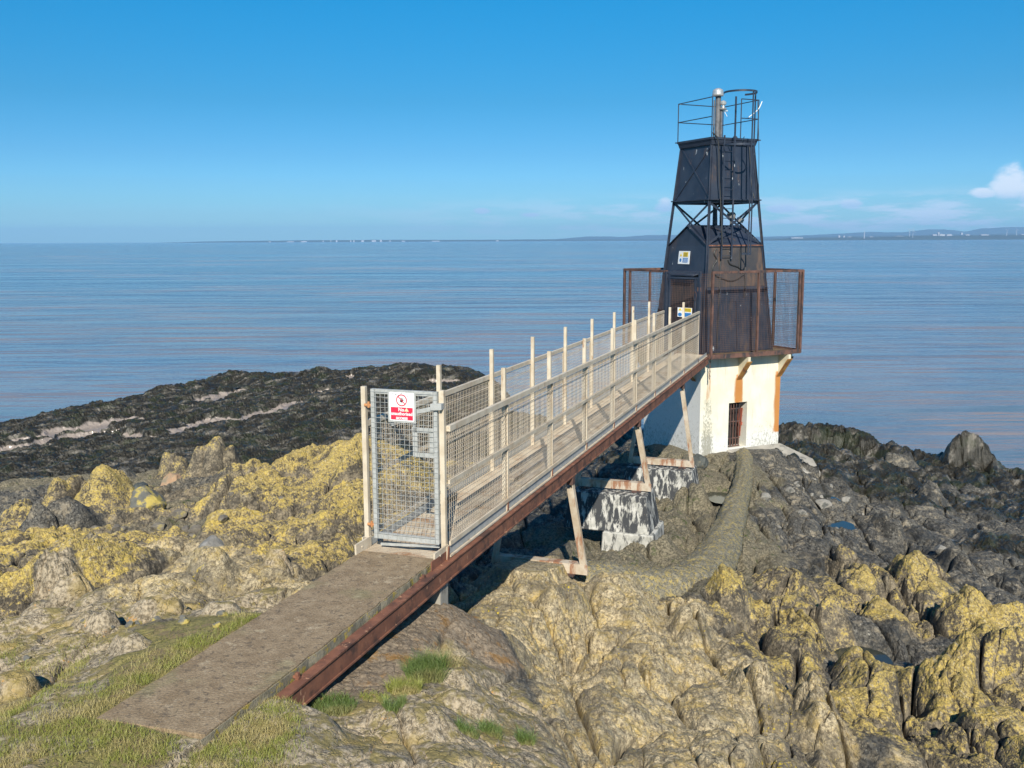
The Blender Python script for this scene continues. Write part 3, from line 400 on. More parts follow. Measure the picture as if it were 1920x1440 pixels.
for i in range(16):
    x = -.11+.2*i/16+rnd.uniform(-.006, .006); z = .062-.0003*i+rnd.uniform(-.012, .012)
    m.beam(G(cx+x, cz+z, -.0699), G(cx+x+rnd.uniform(.004, .02), cz+z+rnd.uniform(-.01, .01), -.0699), .0005, .003, up=UP)
sub(m, 'scratches', 'ink')
m = MB(); m.prism(*rrect(SL+.015, SR-.015, SB+.012, SB+.148, .003, -.0686, .0008)); sub(m, 'red_panel', 'signred')
def text(s, size, l, z, mat, base_a, org=None, ux=None, uz=None, bold=.0, ext=.0004, parent=None, name='lettering', xs=1.0):
    cu = bpy.data.curves.new('t', 'FONT'); cu.body = s; cu.size = size; cu.align_x = 'CENTER'; cu.align_y = 'CENTER'; cu.offset = bold; cu.extrude = ext; cu.space_character = 1.03; cu.resolution_u = 3
    o = bpy.data.objects.new('t', cu); COL.objects.link(o)
    me = bpy.data.meshes.new_from_object(o.evaluated_get(bpy.context.evaluated_depsgraph_get())); bpy.data.objects.remove(o)
    org = G(l, z, base_a) if org is None else org; ux = DL if ux is None else ux; uz = Vector((0, 0, 1)) if uz is None else uz; nrm = ux.cross(uz)
    off = Vector((0, 0, 0)); q = parent
    while q is not None: off += Vector(q.location); q = q.parent
    for v in me.vertices: v.co = org+ux*v.co.x*xs+uz*v.co.y+nrm*v.co.z-off
    me.materials.clear(); me.materials.append(M[mat]); me.update()
    o = bpy.data.objects.new(name, me); COL.objects.link(o); o.parent = parent; return o
text('No', .052, cx-.006, SB+.122, 'white', -.0699, parent=sign, bold=.0016)
text('unauthorised', .050, cx, SB+.078, 'white', -.0699, parent=sign, bold=.0016, xs=.93)
text('access', .052, cx, SB+.034, 'white', -.0699, parent=sign, bold=.0016)
m = MB(); m.prism([G(cx+.030, SB+.106, -.0708), G(cx+.085, SB+.106, -.0708), G(cx+.058, SB+.146, -.0708)], DA*-.0006); sub(m, 'triangle_sticker', 'sticker')

# ---- trestles ----
def trestle(a, zf, lab, spread=.28, cut=False):
    t = thing('trestle', W(a, -.466, zf), lab, 'trestle', 'trestles carrying the footbridge')
    for s, lt in ((1, .045), (-1, -BW-.045)):
        lf = lt+s*spread
        m = MB(); d = (W(a, lf, zf)-W(a, lt, -.30)).normalized()
        m.beam(W(a+.03, lf, zf), W(a+.03, lt, -.33), .075, .012, up=DA); m.beam(W(a-.045, lf, zf), W(a-.045, lt, -.42), .012, .105, up=DL)
        m.beam(W(a-.0, lf+s*.03, zf), W(a-.0, lt+s*.03, -.33), .10, .012, up=DL)
        m.build('leg', M['trestle'], t)
        m = MB(); m.beam(W(a, lt, -.36), W(a, lt, -.236), .10, .12, up=DA); m.build('beam_shoe', M['rustdark'], t)
    l0, l1 = -BW-.045-spread, .045+spread
    m = MB(); m.beam(W(a-.05, l0-.03, zf+.06), W(a-.05, l1+.045, zf+.06), .012, .16); m.beam(W(a+.04, l0, zf+.13), W(a+.04, l1, zf+.13), .15, .012)
    m.build('cross_beam', M['trestle'], t)
    for l in (l0+.2, l1-.25):
        m = MB(); m.beam(W(a-.03, l-.09, zf-.035), W(a-.03, l+.09, zf-.035), .2, .03)
        m.build('foot_plate', M['rustdark'], t)
    return t
trestle(4.7, -1.76, 'splayed cream steel trestle nearest the ramp, standing on bare tan rock', .24)
trestle(9.6, -1.66, 'splayed cream steel trestle on the black and white flaking pier with a plinth', .25)
trestle(14.9, -2.36, 'splayed cream steel trestle nearest the lighthouse, its leg in front of the white base', .30)
# ---- piers ----
def frustum(m, a, l0, l1, z1, z0, da0, da1, dl):
    m.hexa([W(a-da0, l0-dl, z0), W(a-da0, l1+dl, z0), W(a+da0, l1+dl, z0), W(a+da0, l0-dl, z0), W(a-da1, l0, z1), W(a-da1, l1, z1), W(a+da1, l1, z1), W(a+da1, l0, z1)])
def pier(a, l0, l1, z1, z0, lab, plinth):
    t = thing('concrete_pier', W(a, (l0+l1)/2, z0), lab, 'pier', 'concrete piers under the footbridge')
    m = MB(); frustum(m, a, l0, l1, z1, z0, .52, .40, .13); m.build('pier_block', M['pierpaint'], t, bevel=.02)
    if plinth:
        m = MB(); frustum(m, a-.02, l0+.72, l1+.20, z0+.02, z0-.7, .62, .58, .03); m.build('plinth', M['pierlow'], t, bevel=.02)
pier(9.6, -1.25, .30, -1.71, -2.46, 'tapered pier in flaking black and white paint with a whitewashed plinth in front', True)
pier(14.9, -1.30, .38, -2.42, -3.25, 'tapered pier of speckled flaking paint half sunk in green rock, nearer the lighthouse', False)

# ------------------------------------------------------------------ lighthouse
C0 = 21.6; CL = -.17
lh = thing('lighthouse', W(C0, CL, -3.0), 'black steel lighthouse with railed top on a cream painted square concrete base', 'lighthouse')
S2 = math.sqrt(.5)
EX = (DA+DL)*S2                  # along the right hand face (away from us)
EY = (DA-DL)*S2                  # along the left hand face (away from us)
CT = W(C0, CL, 0)
def Q(x, y, z, c=CT): return c+EX*x+EY*y+Vector((0, 0, z))   # square frame: right face is y=-h, left face is x=-h
def attr_grid(name, org, ux, uz, us, zs, colf, mat, parent, hole=None):
    """wall face as a fine grid with an RGB mask (r rust run, g green/dirt, b cooler tone, sky fill painted into the left face)"""
    vs = []; cols = []
    off = Vector((0, 0, 0)); q = parent
    while q is not None: off += Vector(q.location); q = q.parent
    for z in zs:
        for u in us: vs.append(tuple(org+ux*u+uz*z-off)); cols.append((*colf(u, z), 1.0))
    n = len(us); fs = []
    for j in range(len(zs)-1):
        for i in range(n-1):
            if hole and hole[0]-1e-6 <= us[i] and us[i+1] <= hole[1]+1e-6 and hole[2]-1e-6 <= zs[j] and zs[j+1] <= hole[3]+1e-6: continue
            fs.append((j*n+i, j*n+i+1, (j+1)*n+i+1, (j+1)*n+i))
    return vs, fs, cols
def base_mat():
    m, nt, p, v = newmat('base_cream_paint')
    at = nt.nodes.new('ShaderNodeVertexColor'); at.layer_name = 'mask'
    sp = nt.nodes.new('ShaderNodeSeparateColor'); nt.links.new(at.outputs[0], sp.inputs[0])
    n = NOISE(nt, v, 1.3, 6, 0.6); c = RGB(nt, (0.68, 0.63, 0.49), (0.72, 0.69, 0.59), SSTEP(nt, n, .35, .65))
    wz = NOISE(nt, v, 3.0, 8, 0.7)
    c = RGB(nt, c, (0.50, 0.45, 0.33), MATH(nt, 'MULTIPLY', SSTEP(nt, NOISE(nt, MAPV(nt, v, scale=(4, 4, .45)), 1.4, 7, .7), .52, .68), .6))
    c = RGB(nt, c, (0.33, 0.31, 0.26), MATH(nt, 'MULTIPLY', SSTEP(nt, NOISE(nt, v, 9, 6, .75), .62, .70), .55))
    bl = SSTEP(nt, MATH(nt, 'ADD', sp.outputs[2], MATH(nt, 'MULTIPLY_ADD', wz, 1.4, -.7)), .25, .8)
    c = RGB(nt, c, (0.66, 0.65, 0.61), bl)  # cooler tone; on the left face its lightness stands in for sky fill
    sp2 = NOISE(nt, MAPV(nt, v, scale=(1, 1, .6)), 17, 8, 0.8)
    g = SSTEP(nt, MATH(nt, 'ADD', MATH(nt, 'MULTIPLY', sp.outputs[1], .27), sp2), .64, .80)
    c = RGB(nt, c, (0.20, 0.19, 0.135), MATH(nt, 'MULTIPLY', g, .75))
    r = SSTEP(nt, MATH(nt, 'ADD', sp.outputs[0], MATH(nt, 'MULTIPLY_ADD', NOISE(nt, MAPV(nt, v, scale=(5, 5, .8)), 2.5, 5, .6), 1.2, -.60)), .12, .75)
    c = RGB(nt, c, RGB(nt, (0.50, 0.235, 0.055), (0.42, 0.15, 0.04), wz), r)
    setc(nt, p, c, .75); bump(nt, p, NOISE(nt, v, 22, 6, .65), .4, .012)
    return m
M['base'] = base_mat()
H = 2.15*S2                       # half side 1.52
ZB0, ZB1 = -3.5, -.10
hd = (1.07, 1.77, -2.97, -1.57)   # door opening (u from front corner, z)
us = sorted(set([round(3.04*i/60, 4) for i in range(61)]+[1.07, 1.77])); zs = sorted(set([round(ZB0+(ZB1-ZB0)*i/60, 4) for i in range(61)]+[-2.97, -1.57]))
def sm(x, a, b): t = min(1, max(0, (x-a)/(b-a))); return t*t*(3-2*t)
def col_right(u, z):
    r = 0
    for (uc, w, z1, z0) in ((1.42, .115, -.80, -1.58), (3.0, .13, -.80, -2.62)):
        if z < z1+.1: r = max(r, (1-sm(abs(u-uc), w*.5, w*1.9))*sm(z, z0-.05, z0+.05)*(1 if z < z1 else .6))
    r = max(r, .33*(1-sm(abs(u-.30), .03, .12))*sm(z, -1.9, -1.2)*(1-sm(z, -.6, -.45)))
    g = .75*(1-sm(abs(u-.28), .08, .3))*(1-sm(z, -1.6, -.9))+.45*(1-sm(z, -2.9, -1.9))+.25*(1-sm(z, -1.8, -1.2))*sm(u, 1.8, 2.2)
    b = 1-sm(z, -3.0, -1.9)*.9-.1
    return (r, g, max(b, .25 if u < .25 else b))
def col_left(u, z): return (0, .35+.3*(1-sm(z, -3, -2)), .95)  # high b: sky fill on the shaded left side is put into the colour
faces = []
vs_, fs_, cs_ = attr_grid('r', Q(-H, -H, 0), EX, Vector((0, 0, 1)), us, zs, col_right, None, lh, hd)
us2 = [3.04*i/30 for i in range(31)]; zs2 = [ZB0+(ZB1-ZB0)*i/30 for i in range(31)]
def extend(org, ux, cf):
    global vs_, fs_, cs_
    v, f, c = attr_grid('l', org, ux, Vector((0, 0, 1)), us2, zs2, cf, None, lh)
    b = len(vs_); vs_ += v; fs_ += [tuple(i+b for i in q) for q in f]; cs_ += c
extend(Q(-H, -H, 0), EY, col_left); extend(Q(-H, H, 0), EX, col_left); extend(Q(H, -H, 0), EY, col_left)
# door reveal
lo = Vector(lh.location)
def addq(pts, c=(0, .4, .5)):
    b = len(vs_); vs_.extend([tuple(Vector(p)-lo) for p in pts]); cs_.extend([(*c, 1)]*len(pts)); fs_.append(tuple(range(b, b+len(pts))))
D = .34
u0, u1, z0, z1 = hd
addq([Q(-H+u0, -H, z0), Q(-H+u0, -H, z1), Q(-H+u0, -H+D, z1), Q(-H+u0, -H+D, z0)]); addq([Q(-H+u1, -H, z0), Q(-H+u1, -H, z1), Q(-H+u1, -H+D, z1), Q(-H+u1, -H+D, z0)])
addq([Q(-H+u0, -H, z1), Q(-H+u1, -H, z1), Q(-H+u1, -H+D, z1), Q(-H+u0, -H+D, z1)]); addq([Q(-H+u0, -H, z0), Q(-H+u1, -H, z0), Q(-H+u1, -H+D, z0), Q(-H+u0, -H+D, z0)])
me = bpy.data.meshes.new('base'); me.from_pydata(vs_, [], fs_); me.update()
ca = me.color_attributes.new('mask', 'FLOAT_COLOR', 'POINT'); ca.data.foreach_set('color', np.array(cs_, dtype=np.float32).ravel())
me.materials.append(M['base']); bo = bpy.data.objects.new('base', me); COL.objects.link(bo); bo.parent = lh
m = MB(); m.hexa([Q(-H+.02, -H+.02, -.16), Q(H-.02, -H+.02, -.16), Q(H-.02, H-.02, -.16), Q(-H+.02, H-.02, -.16), Q(-H+.02, -H+.02, -.104), Q(H-.02, -H+.02, -.104), Q(H-.02, H-.02, -.104), Q(-H+.02, H-.02, -.104)])
m.build('base_top', M['rustdark'], lh)
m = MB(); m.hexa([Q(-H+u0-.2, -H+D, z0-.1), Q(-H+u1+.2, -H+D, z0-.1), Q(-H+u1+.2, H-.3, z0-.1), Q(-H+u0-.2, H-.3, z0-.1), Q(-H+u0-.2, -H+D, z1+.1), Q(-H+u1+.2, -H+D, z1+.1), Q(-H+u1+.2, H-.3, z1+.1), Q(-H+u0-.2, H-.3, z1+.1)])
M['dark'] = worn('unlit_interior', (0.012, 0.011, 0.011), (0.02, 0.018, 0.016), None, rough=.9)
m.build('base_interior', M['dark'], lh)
# barred door
gr = MB()
for i in range(5): gr.tube(Q(-H+u0+.055+i*.105, -H+.10, z0+.02), Q(-H+u0+.055+i*.105, -H+.10, z1-.03), .017, 6)
for z in (z0+.03, z0+.28, z0+.80, z1-.20): gr.beam(Q(-H+u0+.01, -H+.085, z), Q(-H+u0+.51, -H+.085, z), .012, .035)
gr.build('grille_door', M['rustdark'], lh, 'barred rusty door half open in the base')
M['redrust'] = worn('red_oxide_door', (0.26, 0.06, 0.035), (0.33, 0.09, 0.05), (0.10, 0.04, 0.03), (.5, .65), 5, .8)
m = MB(); m.beam(Q(-H+u1-.14, -H+.24, z0+.3), Q(-H+u1-.05, -H+.26, z1-.22), .22, .02, up=EX); m.beam(Q(-H+u1-.16, -H+.22, z0+.68), Q(-H+u1, -H+.22, z0+.68), .03, .1)
m.build('inner_shutter', M['redrust'], lh)

# cage platform (chamfered square, centre a little to the left)
CC = W(C0, -.25, 0)
pf = [W(21.6, -3.03), W(19.92, -1.35), W(19.34, -.24), W(19.2, .14), W(21.6, 2.53), W(24.38, -.25)]
def ring_beam(mb, pts, z, w, h, closed=True):
    n = len(pts)
    for i in range(n if closed else n-1): mb.beam(pts[i]+Vector((0, 0, z)), pts[(i+1) % n]+Vector((0, 0, z)), w, h)
m = MB(); ring_beam(m, pf, -.055, .06, .13); m.build('platform_edge', M['rustdark'], lh)
m = MB(); m.prism([p+Vector((0, 0, -.07)) for p in pf], (0, 0, .025)); m.build('platform_floor', worn('rusty_plate_floor', (.17, .10, .05), (.24, .17, .08), (.07, .045, .03), (.48, .6), 3, .85, streak=False), lh)
# brackets
def bracket(org, ux, out, w=.09, proj=.46, full=True):
    """triangular concrete web with a rusty strut along its lower edge"""
    m = MB(); a = org
    m.prism([a+Vector((0, 0, -.13)), a+out*proj+Vector((0, 0, -.13)), a+out*proj+Vector((0, 0, -.26)), a+Vector((0, 0, -.84))], ux*w)
    t = m.build('bracket', M['bracket'], lh)
    m = MB()
    m.beam(a+ux*w/2+Vector((0, 0, -.86)), a+ux*w/2+out*(proj+.01)+Vector((0, 0, -.27)), .19, .02, up=(out*.6+Vector((0, 0, -.45))).cross(ux) if False else (out*.58+Vector((0, 0, -.46))))
    m.build('bracket_strut', M['orange2'], t)
M['bracket'] = worn('bracket_cream', (0.58, 0.50, 0.34), (0.66, 0.60, 0.45), (0.42, 0.20, 0.06), (.60, .70), 4, .8)
M['orange2'] = worn('orange_stained_strut', (0.30, 0.12, 0.035), (0.46, 0.24, 0.06), (0.12, 0.06, 0.04), (.5, .68), 5, .85)
for u in (1.38, 2.93): bracket(Q(-H+u, -H, 0), EX, -EY)
for u in (.3, 1.5, 2.9): bracket(Q(-H, -H+u, 0), EY, -EX)
bracket(Q(H, -H+.02, 0), EY, EX)
# the corner bracket beyond the right edge
cage = MB(); 
posts = []
def lerp(p, q, t): return p+(q-p)*t
cageL = []
segs = [(pf[0], pf[1], 3), (pf[3], pf[4], 2), (pf[4], pf[5], 2), (pf[5], pf[0], 2)]
pp = [pf[0], pf[1], pf[3], pf[4], pf[5], lerp(pf[0], pf[1], .14), lerp(pf[3], pf[4], .5), lerp(pf[4], pf[5], .32), lerp(pf[4], pf[5], .66), lerp(pf[5], pf[0], .4), lerp(pf[5], pf[0], .75), lerp(pf[3], pf[4], .965)]
cg = thing('mesh_cage', W(C0, -.25, -.05), 'rusty wire mesh cage fenced around the foot of the black tower', 'cage')
for p in pp:
    m = MB(); m.beam(p+Vector((0, 0, -.1)), p+Vector((0, 0, 2.45)), .065, .065, up=EX); m.build('cage_post', M['rustdark'], cg)
top = MB(); ring_beam(top, [pf[0], pf[1]], 2.42, .06, .07, False); ring_beam(top, pf[3:]+[pf[0]], 2.42, .06, .07, False); top.build('cage_top_rail', M['rustdark'], cg)
def wiremesh(p, q, z0, z1, sp=.056, wr=.0048):
    m = MB(); d = (q-p); n = int(d.length/sp); dn = d.normalized()
    for i in range(1, n): c = p+d*i/n; m.beam(c+Vector((0, 0, z0)), c+Vector((0, 0, z1)), wr, wr, up=dn)
    z = z0
    while z < z1: m.beam(p+Vector((0, 0, z)), q+Vector((0, 0, z)), wr, wr); z += sp
    return m
for i, (p, q) in enumerate(((pf[0], pf[1]), (pf[2], pf[3]), (pf[3], pf[4]), (pf[4], pf[5]), (pf[5], pf[0]))):
    wiremesh(p, q, .06, 2.40).build('mesh_panel', M['rustwire'], cg)
# entrance gate of the cage
g0, g1 = pf[1], pf[2]
cgt = MB()
for t in (.0, .99): cgt.beam(lerp(g0, g1, t), lerp(g0, g1, t)+Vector((0, 0, 2.42)), .07, .07, up=EX)
for t in (.10, .86): cgt.beam(lerp(g0, g1, t)+Vector((0, 0, .05)), lerp(g0, g1, t)+Vector((0, 0, 2.25)), .045, .045, up=EX)
for z in (2.40, 2.24, .08): cgt.beam(lerp(g0, g1, .0)+Vector((0, 0, z)), lerp(g0, g1, 1)+Vector((0, 0, z)), .04, .05)
cgt = cgt.build('cage_gate_frame', M['black'], cg)
wiremesh(lerp(g0, g1, .1), lerp(g0, g1, .86), .1, 2.2).build('cage_gate_mesh', M['rustwire'], cgt)
m = MB(); c = lerp(g0, g1, .93)+Vector((0, 0, 1.92)); m.beam(c, lerp(g0, g1, 1.02)+Vector((0, 0, 1.92)), .05, .12); 
for i in range(14):
    t0, t1 = 2*pi*i/14, 2*pi*(i+1)/14; k = (g1-g0).normalized(); cc = lerp(g0, g1, .86)-DA*.05+Vector((0, 0, 1.72))
    m.tube(cc+k*.05*cos(t0)+Vector((0, 0, .13*sin(t0))), cc+k*.05*cos(t1)+Vector((0, 0, .13*sin(t1))), .007, 5)
m.build('chain_and_lock', M['rustdark'], cgt)

# tower steelwork
def hdz(z): return (1.85-.121*z)*S2
HB = 3.18
hut = MB()
b0 = hdz(0)-.03; b1 = hdz(HB)-.03; ZR = 3.78
C4 = [(-1, -1), (1, -1), (1, 1), (-1, 1)]
hut.add([Q(x*b0, y*b0, -.04) for x, y in C4]+[Q(x*b1, y*b1, HB) for x, y in C4], [(0, 1, 5, 4), (1, 2, 6, 5), (2, 3, 7, 6), (3, 0, 4, 7)])
hut = hut.build('hut_wall', M['black'], lh)
# gabled roof: gables on the left face (x=-b) and behind; ridge runs along EX
rb = b1+.05
m = MB(); m.add([Q(-b1, -b1, HB), Q(-b1, b1, HB), Q(-b1, 0, ZR)], [(0, 1, 2)]); m.build('gable', M['black'], lh); m = MB(); m.add([Q(b1, -b1, HB), Q(b1, b1, HB), Q(b1, 0, ZR)], [(0, 1, 2)]); m.build('gable', M['black'], lh)
m = MB()
for s in (-1, 1):
    m.hexa([Q(-rb, s*rb, HB-.03), Q(rb, s*rb, HB-.03), Q(rb, 0, ZR), Q(-rb, 0, ZR), Q(-rb, s*rb, HB), Q(rb, s*rb, HB), Q(rb, 0, ZR+.035), Q(-rb, 0, ZR+.035)])
m.build('hut_roof', M['black'], lh)
m = MB(); m.add([Q(-hdz(z)-.0+.02, -hdz(z)+.02-.0, z) for z in ()], [])
# rust-toned cladding on the right face above the cage, proud of the wall
def facequad(mb, z0, z1, t0, t1, prd, thick=.008, side='R'):
    h0, h1 = hdz(z0)-.03, hdz(z1)-.03
    if side == 'R': pts = [Q(-h0+2*h0*t0, -h0-prd, z0), Q(-h0+2*h0*t1, -h0-prd, z0), Q(-h1+2*h1*t1, -h1-prd, z1), Q(-h1+2*h1*t0, -h1-prd, z1)]; n = EY*thick
    else: pts = [Q(-h0-prd, -h0+2*h0*t0, z0), Q(-h0-prd, -h0+2*h0*t1, z0), Q(-h1-prd, -h1+2*h1*t1, z1), Q(-h1-prd, -h1+2*h1*t0, z1)]; n = EX*thick
    mb.prism(pts, n)
m = MB(); facequad(m, 1.95, 3.16, .0, 1.0, .012); m.build('rusting_panel', M['blackrust'], lh, 'brown rusting upper panel of the right hand wall')
m = MB(); facequad(m, 1.50, 1.62, 0, 1, .02, .01); facequad(m, 0, 1.5, .49, .52, .03, .02); facequad(m, 0, 1.5, 0, .48, .008); facequad(m, 0, 1.5, .53, 1, .008); m.build('panel_strip', M['black'], lh)
m = MB(); m.beam(Q(-hdz(HB), -hdz(HB)-.01, HB+.01), Q(hdz(HB), -hdz(HB)-.01, HB+.01), .03, .035); m.build('eave_bar', M['rust'], lh)
# corner legs
for x, y in C4:
    m = MB(); m.beam(Q(x*hdz(0), y*hdz(0), -.05), Q(x*hdz(6.25), y*hdz(6.25), 6.25), .10, .012, up=EX); m.beam(Q(x*hdz(0), y*hdz(0), -.05), Q(x*hdz(6.25), y*hdz(6.25), 6.25), .012, .10, up=EX)
    m.build('tower_leg', M['black'], lh)
# X braces
def brace(sx, za, zb, mat='black'):
    h0, h1 = hdz(za), hdz(zb)
    if sx == 0: A = [Q(-h0, -h0, za), Q(h0, -h0, za), Q(-h1, -h1, zb), Q(h1, -h1, zb)]; o = EY*.03
    if sx == 1: A = [Q(-h0, -h0, za), Q(-h0, h0, za), Q(-h1, -h1, zb), Q(-h1, h1, zb)]; o = EX*.03
    if sx == 2: A = [Q(-h0, h0, za), Q(h0, h0, za), Q(-h1, h1, zb), Q(h1, h1, zb)]; o = EY*-.03
    if sx == 3: A = [Q(h0, -h0, za), Q(h0, h0, za), Q(h1, -h1, zb), Q(h1, h1, zb)]; o = EX*-.03
    m = MB(); nrm = o.normalized()
    m.beam(A[0]+o, A[3]+o, .065, .012, up=nrm); m.beam(A[1]+o*1.6, A[2]+o*1.6, .065, .012, up=nrm)
    m.build('cross_brace', M[mat], lh)
for s in range(4): brace(s, HB+.02, 4.50)
ZF = 4.56
m = MB(); h = hdz(ZF)+.04
ring_beam(m, [Q(x*h, y*h, 0) for x, y in C4], ZF, .10, .035); ring_beam(m, [Q(x*(h-.05), y*(h-.05), 0) for x, y in C4], ZF-.05, .02, .09); m.build('mid_frame', M['black'], lh)
m = MB(); h0, h1 = hdz(4.60)-.012, hdz(6.2)-.012
m.add([Q(x*h0, y*h0, 4.58) for x, y in C4]+[Q(x*h1, y*h1, 6.22) for x, y in C4], [(0, 1, 5, 4), (1, 2, 6, 5), (2, 3, 7, 6), (3, 0, 4, 7), (3, 2, 1, 0)])
dm = m.build('daymark_cladding', M['black'], lh)
m = MB()
for s in (0, 1):
    h0, h1 = hdz(4.62), hdz(6.15)
    if s == 1: m.beam(Q(-h0+.005, -h0+.05, 4.62), Q(-h1+.005, h1-.05, 6.15), .055, .02, up=EX); m.beam(Q(-h0+.0, h0-.05, 4.62), Q(-h1+.0, -h1+.05, 6.15), .055, .02, up=EX)
m.build('daymark_brace', M['black'], lh)
# gallery deck
m = MB(); h = .88
m.hexa([Q(x*h, y*h, 6.33) for x, y in C4]+[Q(x*h, y*h, 6.39) for x, y in C4]); h2 = hdz(6.2)+.04
m.hexa([Q(x*(h2), y*(h2), 6.18) for x, y in C4]+[Q(x*(h-.02), y*(h-.02), 6.328) for x, y in C4]); m.build('gallery_deck', M['black'], lh)
HR = .86
rail = MB(); cr = [Q(x*HR, y*HR, 0) for x, y in C4]     # 0 front, 1 right, 2 back, 3 left
for p in cr[1:]+[cr[0], lerp(cr[0], cr[1], .62)]: rail.tube(p+Vector((0, 0, 6.34)), p+Vector((0, 0, 7.55)), .016, 6)
for z in (7.54, 6.98):
    for p, q in ((cr[0], cr[3]), (cr[3], cr[2]), (cr[2], cr[1]), (lerp(cr[0], cr[1], .62), cr[1])): rail.tube(p+Vector((0, 0, z)), q+Vector((0, 0, z)), .014, 6)
rail.beam(Q(-.95, .86, 6.36), Q(-.78, .86, 6.36), .04, .03); rail.beam(Q(.78, -.86, 6.36), Q(.97, -.86, 6.36), .04, .03)
rail.build('gallery_railing', M['black'], lh)
# mast and lantern
m = MB(); m.tube(Q(0, 0, 6.35), Q(0, 0, 7.72), .085, 14); m.tube(Q(.06, -.10, 6.35), Q(.06, -.10, 7.3), .03, 8); m.tube(Q(-.1, .06, 6.35), Q(-.1, .06, 7.6), .022, 8); mast = m.build('mast', worn('grey_mast', (.09, .09, .095), (.16, .15, .15), None, scale=8, rough=.5), lh)
m = MB(); m.lathe(Q(-.02, 0, 7.70), [(.05, 0), (.17, .02), (.18, .06), (.17, .08), (.165, .17), (.14, .21), (.06, .25), (.01, .255)], 20); m.build('lantern', M['lamp'], lh, smooth=False)
m = MB(); m.lathe(Q(.10, -.12, 7.30), [(.10, 0), (.12, .03), (.05, .07), (.045, .14), (.09, .16), (.10, .22), (.05, .27), (.02, .28)], 14); m.beam(Q(.0, 0, 7.27), Q(.22, -.2, 7.27), .06, .03); m.build('small_lamp', M['lamp'], lh)
m = MB(); m.tube(Q(.05, -.02, HB), Q(0, 0, 4.6), .05, 10); m.tube(Q(-.04, .02, HB), Q(-.04, .02, 4.6), .035, 8); m.build('centre_pipe', M['black'], lh)
m = MB(); m.lathe(Q(.25, -.55, 6.39), [(.07, 0), (.09, .03), (.05, .09), (.0, .1)], 10); m.tube(Q(.4, -.8, 6.45), Q(.6, -.5, 6.42), .012, 6); m.build('gallery_fitting', M['black'], lh)
# ladder with safety hoops (stands off the right face)
N_ = -EY
def LQ(u, o, z):      # u across from front corner at leg top frame, o out from tower
    h = 1.02
    return Q(-h+u, -h, z)+N_*o
lad = MB(); z0_, z1_ = 2.78, 6.42
for u in (.42, .80): lad.beam(LQ(u, .12, z0_), LQ(u, .12, 7.55 if u > .6 else z1_), .025, .05, up=EX)
z = z0_+.1
while z < 6.5: lad.tube(LQ(.42, .12, z), LQ(.80, .12, z), .010, 6); z += .28
for z in (3.0, 4.56, 6.2): lad.beam(LQ(.42, .12, z), LQ(.42, -.15, z), .02, .03); lad.beam(LQ(.80, .12, z), LQ(.80, -.15, z), .02, .03)
lad = lad.build('ladder', M['black'], lh)
for z, gap in ((7.62, 0), (6.12, 1), (2.95, 1)):
    m = MB(); R = .48 if z > 7 else .42; n = 20; cu, co = .80, .40; pts = []
    t0, t1 = (0, 2*pi) if not gap else (-2.0, 1.9)
    if z > 7: t0, t1 = -2.35, 2.2+0
    for i in range(n+1):
        t = t0+(t1-t0)*i/n; pts.append(LQ(cu-.05+R*sin(t), co+R*cos(t)-.02, z))
    if z < 3.5: pts = pts[9:]
    for a, b in zip(pts[:-1], pts[1:]): m.beam(a, b, .012, .055)
    m.build('ladder_hoop', M['black'], lad)
m = MB()
for t in (0.25, 1.25): m.beam(LQ(.75+.46*sin(t), .38+.44*cos(t), 2.9), LQ(.75+.46*sin(t), .38+.46*cos(t), 7.62), .045, .012, up=N_)
m.build('hoop_bar', M['black'], lad)
# drooping cables and conduit
ropenm = ['cable', 'ink']
def rope(pts, r, n=18):
    m = MB()
    P = [Vector(p) for p in pts]; out = []
    for i in range(n+1):
        t = i/n*(len(P)-1); k = min(int(t), len(P)-2); f = t-k
        p0, p1, p2, p3 = P[max(k-1, 0)], P[k], P[k+1], P[min(k+2, len(P)-1)]
        out.append(.5*((2*p1)+(-p0+p2)*f+(2*p0-5*p1+4*p2-p3)*f*f+(-p0+3*p1-3*p2+p3)*f**3))
    m.path(out, r, 6); m.build(ropenm[0], M[ropenm[1]], lh)
def FQ(u, z, o=.03): h = hdz(z)-.03; return Q(-h+u, -h, z)+N_*o
rope([FQ(.30, 3.1), FQ(.22, 2.95), FQ(.33, 2.75), FQ(.2, 2.55), FQ(.25, 2.35), FQ(.5, 2.22), FQ(.95, 2.12), FQ(1.35, 2.3), FQ(1.42, 2.5)], .02, 40)
rope([FQ(.75, 2.75), FQ(.85, 2.62), FQ(1.2, 2.5), FQ(1.42, 2.2), FQ(1.45, 1.6)], .02, 30)
rope([FQ(.48, 3.1), FQ(.48, .1)], .02, 2); rope([FQ(1.2, 3.1), FQ(1.2, 2.5)], .016, 2)
rope([Q(-.9, -.95, 6.5), Q(-.72, -1.0, 6.25), Q(-.70, -1.05, 5.4), Q(-.66, -1.1, 4.6), Q(-.62, -1.2, 3.2)], .018, 24)
rope([Q(.55, -.86, 6.2), Q(.58, -1.0, 5.0), Q(.62, -1.1, 4.6)], .016, 10)
rope([Q(.78, -.90, 7.5), Q(.80, -1.0, 6.2), Q(.83, -1.05, 4.5), Q(.86, -1.2, 3.3)], .009, 10)
ropenm = ['loose_tape', 'white']; rope([Q(.95, -.9, 7.5), Q(.8, -.9, 7.25), Q(.5, -.8, 7.0)], .012, 8); rope([Q(.1, -.1, 7.35), Q(.2, -.2, 7.1)], .008, 4)
